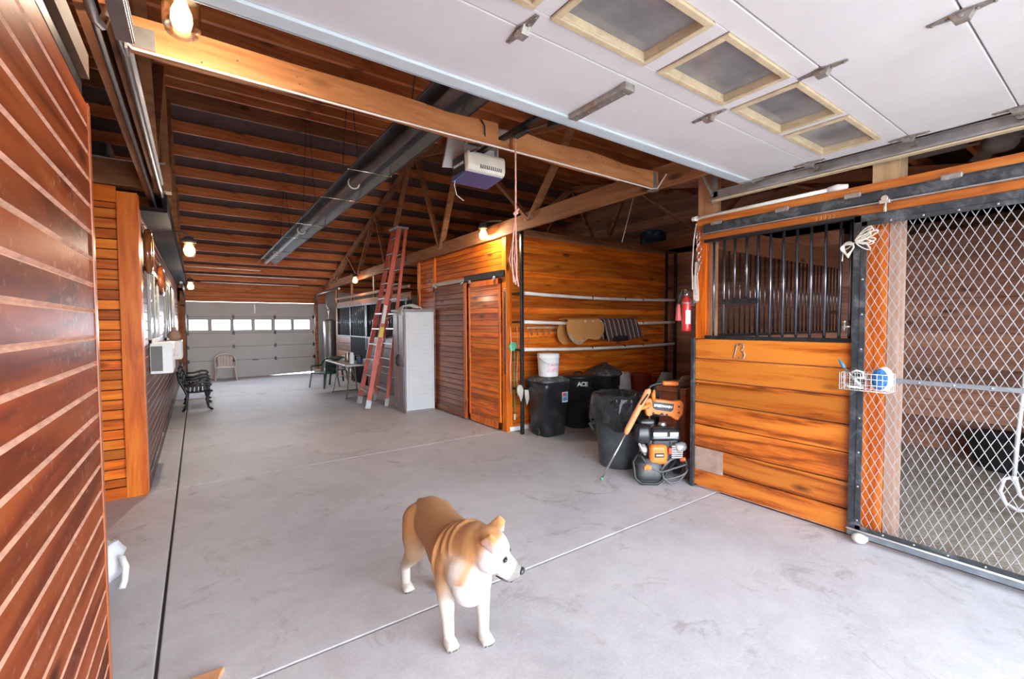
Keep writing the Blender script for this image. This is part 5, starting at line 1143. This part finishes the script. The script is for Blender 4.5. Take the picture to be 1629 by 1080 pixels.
for i in range(9):
    r_ = .016 if i not in (1, 4) else .024; h = r_ * 1.1
    pts = [(3.775 + (r_ * .5 * math.cos(a) if i % 2 else .004), 2.385 - .002 * i + (r_ * math.cos(a) if not i % 2 or i in (1, 4) else 0), z - h + h * math.sin(a)) for a in [2 * PI * k / 12 for k in range(12)]]
    mb.tube(pts, .0035, 6, closed=True); z -= 2 * h - .006
mb.build('chain_links', M['chrome'], t)
mb = MB()
for k in range(4):
    y = 2.382 + .008 * k; mb.tube([(3.772, y, z + .02), (3.768, y + .014 * math.sin(k), z - .12), (3.77, y - .012, z - .26), (3.766, y - .016, z - .33), (3.768, y + .004, z - .36), (3.77, y + .014, z - .30), (3.77, y + .012, z - .1)], .0042, 6)
mb.tube([(3.77, 2.40, 2.45), (3.765, 2.42, 2.3), (3.765, 2.435, 2.05), (3.768, 2.43, 1.85)], .005, 6); mb.build('rope_loops', M['rope'], t)
mb = MB(); mb.tube([(3.775, 2.38, 2.10), (3.765, 2.36, 2.06), (3.765, 2.37, 2.01), (3.775, 2.385, 2.0)], .006, 6); mb.build('snap_hook', M['galv'], t)

# ---------------------------------------------------------------- pressure washer
t = thing('pressure_washer', 'orange and black petrol pressure washer parked at the stall corner', 'pressure washer', (0, 0, 0))
oc = plain('machine_orange', (.85, .20, .03), .38, var=.08, dirt=(.5, .2, .1), dirt_amt=.15)
steel = M['black_steel']
mb = MB()
mb.tube([(-.14, .12, .27), (-.20, .06, .26), (-.255, .02, .20), (-.25, -.03, .06), (-.20, -.06, .018), (-.05, -.07, .016), (.0, -.05, .04), (.07, -.01, .12), (.16, .05, .19), (.25, .12, .21)], .014, 10)
mb.tube([(-.24, .0, .14), (-.2, .12, .13), (.2, .2, .13), (.25, .12, .2)], .012, 8)
mb.tube([(.25, .12, .12), (.26, .24, .2), (.265, .25, .78)], .013, 8); mb.tube([(-.03, .22, .2), (-.035, .25, .78)], .013, 8); mb.tube([(-.03, .25, .60), (.265, .25, .60)], .012, 8)
mb.build('frame', steel, t)
mb = MB(); loft(mb, [(rrect(-.20, .02, -.02, .18, .05), .03), (rrect(-.215, .035, -.035, .19, .06), .08), (rrect(-.20, .02, -.02, .18, .06), .18), (rrect(-.15, -.02, .02, .15, .04), .225)]); mb.build('pump_housing', plain('pump_grey', (.075, .08, .088), .5, var=.3), t)
mb = MB(); mb.lathe([(.028, -.015), (.032, 0), (.026, .02), (.01, .03)], (-.13, -.02, .16), 14, (0, -1, .5)); mb.box(-.165, -.095, -.045, -.02, .14, .175); mb.build('pump_cap', oc, t, bevel=.006)
mb = MB(); mb.box(-.10, .20, .06, .26, .19, .40); mb.box(-.06, .12, .04, .08, .2, .4); mb.build('engine_block', plain('engine_black', (.03, .03, .034), .45), t, bevel=.02)
mb = MB(); loops = []
for yy, sc_ in ((.05, 1.0), (.02, 1.0), (.0, .9), (-.008, .6)):
    lp = rrect(-.085 * sc_ , .085 * sc_, -.095 * sc_, .095 * sc_, .035 * sc_); loops.append([(a - .01, yy, b + .27) for a, b in lp])
R = [[mb.bm.verts.new(p) for p in lp] for lp in loops]
for a, b in zip(R, R[1:]):
    for k in range(len(a)): mb.face([a[k], a[(k + 1) % len(a)], b[(k + 1) % len(a)], b[k]], 0, True)
mb.face(R[-1]); sc = mb.build('starter_cover', oc, t)
mb = MB(); mb.box(-.055, .035, -.014, -.006, .25, .29); mb.build('badge', M['black_rubber'], sc)
mb = MB(); mb.box(-.042, .012, -.017, -.012, .264, .278); mb.box(.018, .024, -.017, -.012, .262, .280); mb.build('badge_print', M['white_plastic'], sc)
mb = MB(); loft(mb, [(rrect(-.085, .21, .02, .24, .04), .41), (rrect(-.095, .215, .01, .25, .04), .425), (rrect(-.085, .21, .02, .24, .04), .44), (rrect(-.075, .20, .03, .235, .04), .50), (rrect(-.03, .15, .07, .2, .03), .525)]); ft = mb.build('fuel_tank', plain('tank_black', (.025, .025, .028), .2, coat=.5), t)
mb = MB(); mb.box(-.06, .07, .015, .022, .446, .485); mb.box(.10, .18, .015, .022, .446, .485); mb.build('tank_label', M['white_plastic'], ft)
mb = MB(); mb.lathe([(.038, 0), (.04, .008), (.04, .03), (.034, .036), (.01, .037)], (.06, .13, .525), 20); mb.build('fuel_cap', M['chrome'], ft)
mb = MB(); loft(mb, [(rrect(-.215, -.085, .02, .16, .03), .38), (rrect(-.225, -.08, .01, .17, .03), .42), (rrect(-.22, -.082, .015, .165, .035), .52), (rrect(-.2, -.10, .04, .14, .03), .545)]); mb.build('air_filter', M['black_plastic'], t)
mb = MB(); loft(mb, [(rrect(-.15, .02, .18, .30, .03), .50), (rrect(-.15, .02, .18, .30, .03), .56), (rrect(-.12, -.01, .2, .28, .02), .575)]); mb.build('muffler_cover', M['black_plastic'], t)
mb = MB(); rr = random.Random(8)
mb.lathe([(.04, 0), (.05, .02), (.045, .09), (.03, .11)], (.15, .02, .33), 14, (1, .2, .2))
for i in range(7): mb.box(.11, .22, .0, .07, .24 + .018 * i, .25 + .018 * i)
mb.build('cylinder_head', plain('cast_alloy', (.55, .53, .52), .4, .6, var=.25), t, bevel=.003)
mb = MB(); mb.lathe([(.03, -.02), (.035, .03), (.02, .06)], (-.16, .03, .34), 12, (.2, -.6, -.7)); mb.tube([(-.20, .02, .38), (-.17, -.01, .32), (-.14, .02, .27)], .014, 8); mb.build('carburettor', plain('alloy_part', (.5, .48, .47), .4, .6, var=.25), t, bevel=.003)
mb = MB(); mb.box(.08, .11, -.01, .02, .28, .34); mb.build('switch', plain('switch_red', (.6, .06, .03), .4), t, bevel=.004)
mb = MB(); mb.tube([(.19, .0, .22), (.24, -.01, .235)], .018, 8); mb.build('oil_plug', plain('plug_red', (.7, .10, .03), .4), t)
# console
mb = MB(); poly = [(-.085, .775), (-.05, .785), (.20, .755), (.275, .765), (.305, .72), (.295, .62), (.245, .555), (.20, .575), (.17, .60), (.0, .625), (-.045, .595), (-.075, .615), (-.09, .70)]
mb.prism(poly, (0, .20, 0), (1, 0, 0), (0, 0, 1), (0, .07, 0)); co = mb.build('console', oc, t, bevel=.012)
mb = MB(); mb.prism([(-.02, .757), (.20, .728), (.19, .665), (.165, .648), (.01, .672), (-.01, .69)], (0, .194, 0), (1, 0, 0), (0, 0, 1), (0, .008, 0)); mb.build('name_plate', M['black_plastic'], co)
text('SPEEDWASH', .034, 'lettering', M['white_plastic'], co, frame_m((.09, .1925, .705), (1, 0, -.12), (.12, 0, 1)), .0008, .001, .95)
mb = MB()
for px_, pz_, r_ in ((-.005, .635, .012), (.13, .617, .012), (.08, .622, .017), (.25, .70, .009), (.25, .64, .009), (-.06, .69, .009)): mb.lathe([(r_, -.004), (r_, .004)], (px_, .197, pz_), 14, (0, -1, 0))
mb.build('console_knob', M['black_rubber'], co)
mb = MB(); mb.tube([(-.055, .25, .77), (-.05, .25, .85), (-.02, .25, .90), (.04, .25, .925), (.10, .25, .93), (.265, .25, .925), (.265, .25, .78)], .014, 10); mb.build('push_handle', steel, t)
mb = MB(); mb.tube([(.10, .25, .93), (.12, .25, .93), (.245, .25, .926), (.262, .25, .924)], [.018, .025, .025, .018], 12); mb.build('handle_grip', oc, t)
mb = MB(); mb.tube([(.0, .2, .76), (-.01, .19, .82), (.0, .19, .87)], [.02, .022, .010], 8); mb.build('holster', oc, t)
for x in (.25, -.06):
    mb = MB(); mb.lathe([(.06, -.03), (.095, -.025), (.102, -.01), (.102, .01), (.095, .025), (.06, .03)], (x, .27, .102), 24, (1, 0, 0)); mb.build('wheel', M['black_rubber'], t)
mb = MB(); hp = []
for i in range(60):
    a = i / 59 * 2 * PI * 1.6; hp.append((.12 + .13 * math.cos(a) + .02 * i / 59, .02 + .05 * math.sin(a) - .03, .13 + .09 * math.sin(a + .6) + .02 * math.sin(i * .3)))
mb.tube([(-.18, .0, .26), (-.12, -.03, .16), (0, -.05, .12)] + hp, .009, 8); mb.tube([(.0, -.03, .14), (.02, -.05, .06), (.08, -.06, .02), (.16, -.05, .03), (.24, -.02, .10), (.27, .02, .2), (.22, .05, .22)], .009, 8); mb.build('hose', plain('hose_grey', (.09, .09, .10), .4), t)
t.location = (3.609, 2.653, 0); t.rotation_euler = (0, 0, -math.atan2(.5766, .817))
t2 = thing('spray_wand', 'orange pressure washer gun with silver wand leaning on the lined bin', 'spray wand', (0, 0, 0))
mb = MB(); mb.tube([(-.545, .077, .02), (-.30, .09, .475)], .010, 10); mb.build('wand', M['chrome'], t2)
mb = MB(); mb.tube([(-.552, .076, .005), (-.54, .078, .03)], .014, 8); mb.build('nozzle', plain('nozzle_green', (.1, .3, .2), .5), t2)
mb = MB(); mb.tube([(-.31, .09, .455), (-.295, .09, .49), (-.21, .10, .65), (-.14, .10, .78), (-.09, .10, .875), (-.07, .10, .89)], [.020, .028, .030, .028, .032, .014], 12); mb.build('gun_body', plain('faded_orange', (.80, .30, .12), .45), t2)
mb = MB(); mb.tube([(-.19, .10, .70), (-.12, .10, .715), (-.06, .11, .745)], [.02, .022, .02], 8); mb.build('trigger_grip', oc, t2)
mb = MB(); mb.tube([(-.17, .072, .745), (-.10, .07, .85)], .009, 6); mb.build('inlay', M['black_rubber'], t2)
t2.location = t.location; t2.rotation_euler = t.rotation_euler

# ================================================================ LEFT AISLE WALL
LX = -0.41
def wall_window(n, y0, y1, z0, z1, label, split):
    w = thing('window_%d' % n, label, 'window', (LX, (y0 + y1) / 2, z0), kind='structure'); e = .05
    mb = MB()
    for (a, b, c, d_) in ((y0, y1, z0, z0 + e), (y0, y1, z1 - e, z1), (y0, y0 + e, z0, z1), (y1 - e, y1, z0, z1), (split - .02, split + .02, z0, z1)): mb.box(LX - .01, LX + .022, a, b, c, d_)
    mb.build('window_frame', plain('frame_grey_%d' % n, (.42, .41, .40), .5), w, bevel=.004)
    mb = MB(); mb.box(LX - .005, LX + .008, y0 + .02, y1 - .02, z0 + .02, z1 - .02); mb.build('pane', plain('window_glass_%d' % n, (.03, .033, .04), .12, var=.05, spec=.25), w)
wall_window(1, 5.96, 7.30, 1.345, 2.17, 'white framed window in the dark aisle wall above the nearer air conditioner', 6.6)
wall_window(2, 8.75, 9.9, 1.30, 2.26, 'second white framed window along the dark aisle wall', 9.3)
wall_window(3, 10.9, 12.2, 1.30, 2.28, 'farthest white framed window along the dark aisle wall', 11.6)
for k, (y0, x1, z0, z1, lab) in enumerate(((5.92, -.215, 1.035, 1.355, 'white window air conditioner nearest the corner post'), (8.85, -.205, .995, 1.295, 'white window air conditioner farther along the aisle wall'))):
    t = thing('air_conditioner', lab, 'air conditioner', (LX + .1, y0 + .25, z0), 'air conditioners on the aisle wall')
    mb = MB(); mb.box(LX + .003, x1, y0, y0 + .52, z0, z1); mb.build('housing', M['white_plastic'], t, bevel=.012)
    mb = MB()
    for i in range(16): mb.box(LX + .02, LX + .10, y0 - .004, y0 + .002, z0 + .035 + i * (z1 - z0 - .08) / 16, z0 + .045 + i * (z1 - z0 - .08) / 16)
    mb.box(LX + .012, LX + .108, y0 - .002, y0 + .002, z0 + .03, z1 - .03); mb.build('side_grille', plain('ac_grille_%d' % k, (.14, .12, .11), .5), t)
    mb = MB()
    for i in range(9): mb.box(x1 - .002, x1 + .005, y0 + .05, y0 + .40, z0 + .04 + i * .026, z0 + .052 + i * .026)
    mb.build('front_grille', M['white_plastic'], t)
t = thing('clay_jug', 'small clay jug standing on the farther air conditioner', 'jug', (-.30, 9.0, 1.297)); mb = MB(); mb.lathe([(.05, 0), (.085, .04), (.09, .09), (.06, .14), (.028, .17), (.028, .20), (.036, .21), (.01, .205)], (-.30, 9.0, 1.297), 18); mb.build('body', plain('clay', (.42, .24, .17), .7), t)
for k, (y, z, ry, rz_, lab) in enumerate(((5.68, 2.27, .15, .19, 'polished oval wooden horse collar nearest the corner post'), (7.55, 2.13, .30, .17, 'polished oval wooden horse collar beyond the first window'))):
    t = thing('horse_collar', lab, 'horse collar', (LX + .05, y, z - rz_)); mb = MB()
    mb.tube([(LX + .04, y + ry * math.cos(a) * (1 - .15 * math.sin(a)), z + rz_ * math.sin(a)) for a in [2 * PI * i / 32 for i in range(32)]], .032, 12, closed=True); mb.build('collar', wood('collar_wood_%d' % k, (.12, .03, .01), (.25, .07, .02), (.4, .14, .04), .15, axis='v', coat=.8), t)
    mb = MB(); mb.tube([(LX + .03, y, z + rz_), (LX + .03, y, z + rz_ + .06), (LX + .0, y, z + rz_ + .07)], .006, 6); mb.build('hook', M['galv'], t)
t = thing('duct_box', 'small grey metal vent box above the orange facing wall', 'vent box', (-.62, 5.4, 3.0)); mb = MB(); mb.box(-.78, -.58, 5.22, 5.5, 3.0, 3.13); mb.build('housing', M['pipe'], t, bevel=.006)
mb = MB(); mb.box(-.77, -.60, 5.212, 5.22, 3.012, 3.118); mb.build('opening', M['black_rubber'], t)
mb = MB(); mb.tube([(-1.2, 5.19, 3.012), (-.6, 5.18, 2.985), (-.35, 5.18, 2.99), (-.2, 5.2, 3.02)], .009, 6); tag(mb.build('wall_cable', M['galv'], origin='auto'), 'thin silver cable on top of the beam over the facing wall', 'cable')
t = thing('plastic_bag', 'crumpled white plastic bag on the floor behind the near wall', 'bag', (-.47, 3.6, 0)); mb = MB(); rr = random.Random(12); R = []
for j in range(8):
    f = j / 7; R.append([mb.bm.verts.new((-.475 + (.075 * math.sin(PI * (.15 + .75 * f)) + rr.uniform(-.022, .022)) * math.cos(2 * PI * k / 14), 3.62 + (.13 * math.sin(PI * (.2 + .7 * f)) + rr.uniform(-.03, .03)) * math.sin(2 * PI * k / 14), .22 * f + rr.uniform(0, .008))) for k in range(14)])
for a, b in zip(R, R[1:]):
    for k in range(14): mb.face([a[k], a[(k + 1) % 14], b[(k + 1) % 14], b[k]], 0, True)
mb.face(R[0][::-1]); mb.face(R[-1]); mb.build('body', plain('bag_white', (.72, .72, .78), .5), t)
mb = MB(); mb.tube([(-.405, 3.50, .16), (-.385, 3.48, .10), (-.39, 3.45, .03), (-.40, 3.42, .004)], .009, 6, flat=2); mb.build('drawstring', M['white_plastic'], t)
mb = MB(); mb.prism([(.062, 2.332), (.045, 2.30), (.02, 2.19), (-.12, 2.24), (-.06, 2.335)], (0, 0, .001), (1, 0, 0), (0, 1, 0), (0, 0, .022)); tag(mb.build('wood_scrap', plain('orange_scrap', (.62, .30, .14), .7), origin='auto', bevel=.003), 'small orange brown wood scrap lying on the floor joint', 'wood scrap')

# ceiling fan seen above the stall header
fx, fy, fz = 6.0, .80, 3.18
t = thing('ceiling_fan', 'dusty ceiling fan hanging above the horse stall', 'fan', (fx, fy, fz)); fm = plain('dusty_fan', (.20, .17, .155), .8, var=.25)
mb = MB(); mb.lathe([(.01, -.10), (.09, -.09), (.12, -.04), (.13, .02), (.09, .06), (.03, .08), (.02, roofz(fy) - fz - .15)], (fx, fy, fz), 24); mb.build('motor', fm, t)
for k in range(5):
    a = math.radians(20 + 72 * k); d_ = Vector((math.cos(a), math.sin(a), 0)); q = Vector((-math.sin(a), math.cos(a), .12))
    c0 = Vector((fx, fy, fz + .02)); mb = MB(); mb.hexa([c0 + d_ * .22 - q * .05, c0 + d_ * .72 - q * .075, c0 + d_ * .72 + q * .075, c0 + d_ * .22 + q * .05] + [p + Vector((0, 0, .008)) for p in (c0 + d_ * .22 - q * .05, c0 + d_ * .72 - q * .075, c0 + d_ * .72 + q * .075, c0 + d_ * .22 + q * .05)])
    b_ = mb.build('blade', fm, t, bevel=.003); mb = MB(); mb.bar(c0 + d_ * .08 + Vector((0, 0, -.01)), c0 + d_ * .30, .03, .012); mb.build('blade_arm', fm, b_)

# ================================================================ THE DOG
import numpy as np
mb = MB()
def limb(pts, seg=16):
    pts = [(Vector(p[:3]), p[3]) for p in pts]
    for (p, r), (q, s_) in zip(pts, pts[1:]):
        n = max(2, int((q - p).length / .012))
        mb.tube([p.lerp(q, i / n) for i in range(n + 1)], [r + (s_ - r) * i / n for i in range(n + 1)], seg)
    for p, r in pts: mb.ell(p, r, seg, 10)
limb([(1.075, 2.415, .425, .095), (1.07, 2.34, .44, .112), (1.062, 2.24, .437, .118), (1.052, 2.12, .425, .122), (1.042, 2.0, .41, .138), (1.035, 1.90, .405, .142), (1.03, 1.83, .395, .125)], 24)
mb.ell((1.04, 1.93, .40), (.145, .13, .155), 24, 16); mb.ell((1.03, 1.80, .335), (.105, .075, .12), 20, 14)
limb([(1.04, 1.88, .455, .120), (1.06, 1.81, .482, .112), (1.085, 1.75, .498, .098)], 20)
f_ = Vector((.62, -.62, -.48)).normalized(); sd_ = Vector((-.707, -.707, 0)); u_ = sd_.cross(f_).normalized()
if u_.z < 0: u_ = -u_
Sk = Vector((1.088, 1.725, .508))
rotm = Matrix((f_, sd_, u_)).transposed()
def hp(a, b, c): return Sk + f_ * a + sd_ * b + u_ * c
mb.ell(hp(0, 0, 0), (.094, .092, .080), 22, 16, rot=rotm); mb.ell(hp(.02, .050, -.03), (.068, .044, .058), 16, 12, rot=rotm); mb.ell(hp(.02, -.050, -.03), (.068, .044, .058), 16, 12, rot=rotm)
mb.ell(hp(.055, .028, .018), (.028, .024, .022), 14, 10, rot=rotm); mb.ell(hp(.055, -.028, .018), (.028, .024, .022), 14, 10, rot=rotm)
limb([(*hp(.05, 0, -.026), .060), (*hp(.10, 0, -.034), .050), (*hp(.140, 0, -.034), .041)], 18)
for s_ in (-1, 1): mb.ell(hp(.115, s_ * .028, -.056), (.048, .024, .034), 14, 10, rot=rotm)
mb.ell(hp(.09, 0, -.078), (.062, .034, .020), 14, 10, rot=rotm)
for cc, rr_, tt in (((1.036, 1.925, .405), .149, .10), ((1.04, 1.875, .445), .127, .30), ((1.052, 1.835, .468), .119, .42)):
    ax_ = Vector((0, -1, tt)).normalized(); ua = Vector((1, 0, 0)); va_ = ax_.cross(ua).normalized()
    mb.tube([Vector(cc) + (ua * math.cos(a) * .98 + va_ * math.sin(a) * 1.04) * rr_ for a in [2 * PI * i / 40 for i in range(40)]], .0115, 8, closed=True)
TIPS = []
def leg(a, paw):
    limb(a); px_, py_, _ = a[-1][:3]
    mb.ell((px_, py_ - .018, .026), (.034, .046, .026), 16, 10)
    for k in (-1.5, -.5, .5, 1.5):
        TIPS.append((px_ + k * .0155, py_ - .066 + abs(k) * .005, .014)); mb.ell((px_ + k * .0155, py_ - .052 + abs(k) * .005, .017), (.0105, .018, .016), 10, 8)
leg([(.965, 1.895, .40, .078), (.948, 1.905, .30, .058), (.945, 1.905, .24, .044), (.948, 1.893, .13, .031), (.949, 1.885, .05, .027)], 0)
leg([(1.105, 1.865, .40, .078), (1.115, 1.86, .30, .056), (1.115, 1.85, .24, .043), (1.108, 1.828, .13, .031), (1.104, 1.818, .05, .027)], 0)
leg([(1.01, 2.37, .43, .092), (.985, 2.345, .34, .080), (.968, 2.33, .27, .058), (.962, 2.40, .19, .038), (.958, 2.455, .14, .029), (.957, 2.44, .05, .025)], 0)
leg([(1.13, 2.36, .43, .088), (1.14, 2.31, .33, .075), (1.135, 2.28, .26, .055), (1.128, 2.34, .18, .036), (1.125, 2.385, .13, .029), (1.124, 2.365, .05, .025)], 0)
limb([(1.075, 2.49, .47, .028), (1.08, 2.53, .42, .020), (1.085, 2.545, .34, .014), (1.085, 2.54, .27, .008)], 10)
# button ears
for s_, tip in ((1, (.075, .062, .010)), (-1, (-.012, -.060, .105))):
    A_ = [hp(.008, s_ * .050, .068), hp(-.060, s_ * .082, .038), hp(-.034, s_ * .098, .108), hp(.004, s_ * .096, .102), hp(.026, s_ * .114, .040)]
    for tri in ((0, 1, 2), (0, 2, 3), (2, 3, 4), (1, 2, 4)):
        P_ = [A_[i] for i in tri]; nrm = (P_[1] - P_[0]).cross(P_[2] - P_[0]).normalized() * .0065
        va = [mb.bm.verts.new(p - nrm) for p in P_]; vb = [mb.bm.verts.new(p + nrm) for p in P_]
        mb.face(va[::-1]); mb.face(vb)
        for k in range(3): mb.face([va[k], va[(k + 1) % 3], vb[(k + 1) % 3], vb[k]])
dog = thing('dog', 'tan and white short haired dog standing on the concrete looking right', 'dog', (1.04, 2.1, 0))
body = mb.build('body', M['rope'], dog)
md = body.modifiers.new('remesh', 'REMESH'); md.mode = 'VOXEL'; md.voxel_size = .0065; md.use_smooth_shade = True
md = body.modifiers.new('smooth', 'SMOOTH'); md.factor = .5; md.iterations = 5
bpy.context.view_layer.update()
me = bpy.data.meshes.new_from_object(body.evaluated_get(bpy.context.evaluated_depsgraph_get()))
body.modifiers.clear(); body.data = me
n = len(me.vertices); co = np.empty(n * 3); me.vertices.foreach_get('co', co); co = co.reshape(-1, 3) + np.array([1.04, 2.1, 0])
def sst(a, b, x): t_ = np.clip((x - a) / (b - a), 0, 1); return t_ * t_ * (3 - 2 * t_)
x, y, z = co.T; wob = .012 * np.sin(37 * x + 11 * y) + .010 * np.sin(29 * z + 23 * y + 5 * x)
H = co - np.array(Sk); ha = H @ np.array(f_); hb = H @ np.array(sd_); hc = H @ np.array(u_)
head = ((y < 1.80) & (z > .36) & (ha > -.09) & (np.abs(hb) < .13)).astype(float) * sst(.10, .03, np.abs(hb) * 0 + np.maximum(0, -ha))
tan = np.array([.46, .215, .075]); dk = np.array([.31, .125, .042]); pale = np.array([.52, .34, .21]); white = np.array([.66, .60, .56]); grey = np.array([.055, .05, .055]); pink = np.array([.60, .40, .36])
ridge = sst(.44, .54, z + wob)
col = pale[None] * (1 - sst(.26, .40, z + wob))[:, None] + tan[None] * sst(.26, .40, z + wob)[:, None]
col = col * (1 - .45 * ridge[:, None]) + dk[None] * .45 * ridge[:, None]
w_chest = np.clip(sst(1.86, 1.77, y + wob) * sst(.50, .42, z + .5 * wob) + sst(.30, .16, z + wob) * (y < 2.1) + sst(.24, .10, z + wob), 0, 1)
col = col * (1 - w_chest[:, None]) + white[None] * w_chest[:, None]
top = sst(.052, .078, hc + .3 * wob) * sst(.045, .0, ha); side = sst(.0, -.05, ha)
hcol = white[None] * (1 - np.clip(top + side, 0, 1))[:, None] + (tan * 1.15)[None] * np.clip(top + side, 0, 1)[:, None]
mz = np.clip(sst(.112, .150, ha) + sst(.085, .12, ha) * sst(-.055, -.075, hc), 0, 1) * .7; hcol = hcol * (1 - mz[:, None]) + grey[None] * mz[:, None]
inner = ((np.abs(hb) > .094) & (hb > 0) & (hc < .085)).astype(float)[:, None] * .55; hcol = hcol * (1 - inner) + pink[None] * inner
eyd = np.minimum(np.hypot(ha - .080, np.maximum(0, np.hypot(hb - .046, hc - .012))), np.hypot(ha - .080, np.hypot(hb + .046, hc - .012))); ed = (.75 * sst(.026, .012, eyd) + .35 * sst(.012, .004, np.abs(ha - .085)) * sst(.05, .03, np.abs(hc - .03)) * sst(.02, .010, np.abs(np.abs(hb) - .036)))[:, None]; ed = np.clip(ed, 0, 1); hcol = hcol * (1 - ed) + np.array([.12, .08, .06])[None] * ed
col = col * (1 - head[:, None]) + hcol * head[:, None]
for tp in TIPS:
    dd_ = sst(.0095, .006, np.linalg.norm(co - np.array(tp), axis=1))[:, None]; col = col * (1 - dd_) + np.array([.06, .045, .04])[None] * dd_
nz = np.random.RandomState(1).normal(0, .03, n); col = np.clip(col * (1 + nz[:, None]), 0, 1)
at = me.color_attributes.new('fur', 'FLOAT_COLOR', 'POINT'); at.data.foreach_set('color', np.concatenate([col, np.ones((n, 1))], 1).astype(np.float32).ravel())
m, nt, b = newmat('dog_fur'); a_ = nt.nodes.new('ShaderNodeAttribute'); a_.attribute_name = 'fur'; v_, o_ = coords(nt, (1, 1, 1))
L(nt, mixc(nt, math_n(nt, 'MULTIPLY', noise(nt, o_, 130, 3, .7), .35), a_.outputs['Color'], (.25, .13, .06), 'MULTIPLY'), b.inputs['Base Color']); b.inputs['Roughness'].default_value = .8; b.inputs['Sheen Weight'].default_value = .06
bump(nt, b, noise(nt, o_, 160, 3, .7), .25, .004)
me.materials.clear(); me.materials.append(m)
for p in me.polygons: p.use_smooth = True
blk = plain('wet_black', (.012, .012, .014), .15)
mb = MB(); mb.ell(hp(.176, 0, -.016), (.014, .022, .016), 16, 10, rot=rotm); mb.build('nose', plain('nose_black', (.035, .035, .042), .3), dog)
for s_ in (-1, 1):
    mb = MB(); mb.ell(hp(.082, s_ * .044, .012), (.011, .0135, .0105), 14, 10, rot=rotm); mb.build('eye', blk, dog)
mb = MB(); mb.tube([hp(.168, .0, -.060), hp(.155, .035, -.066), hp(.12, .050, -.070), hp(.08, .053, -.072)], [.003, .004, .004, .003], 6); mb.build('mouth_line', blk, dog)
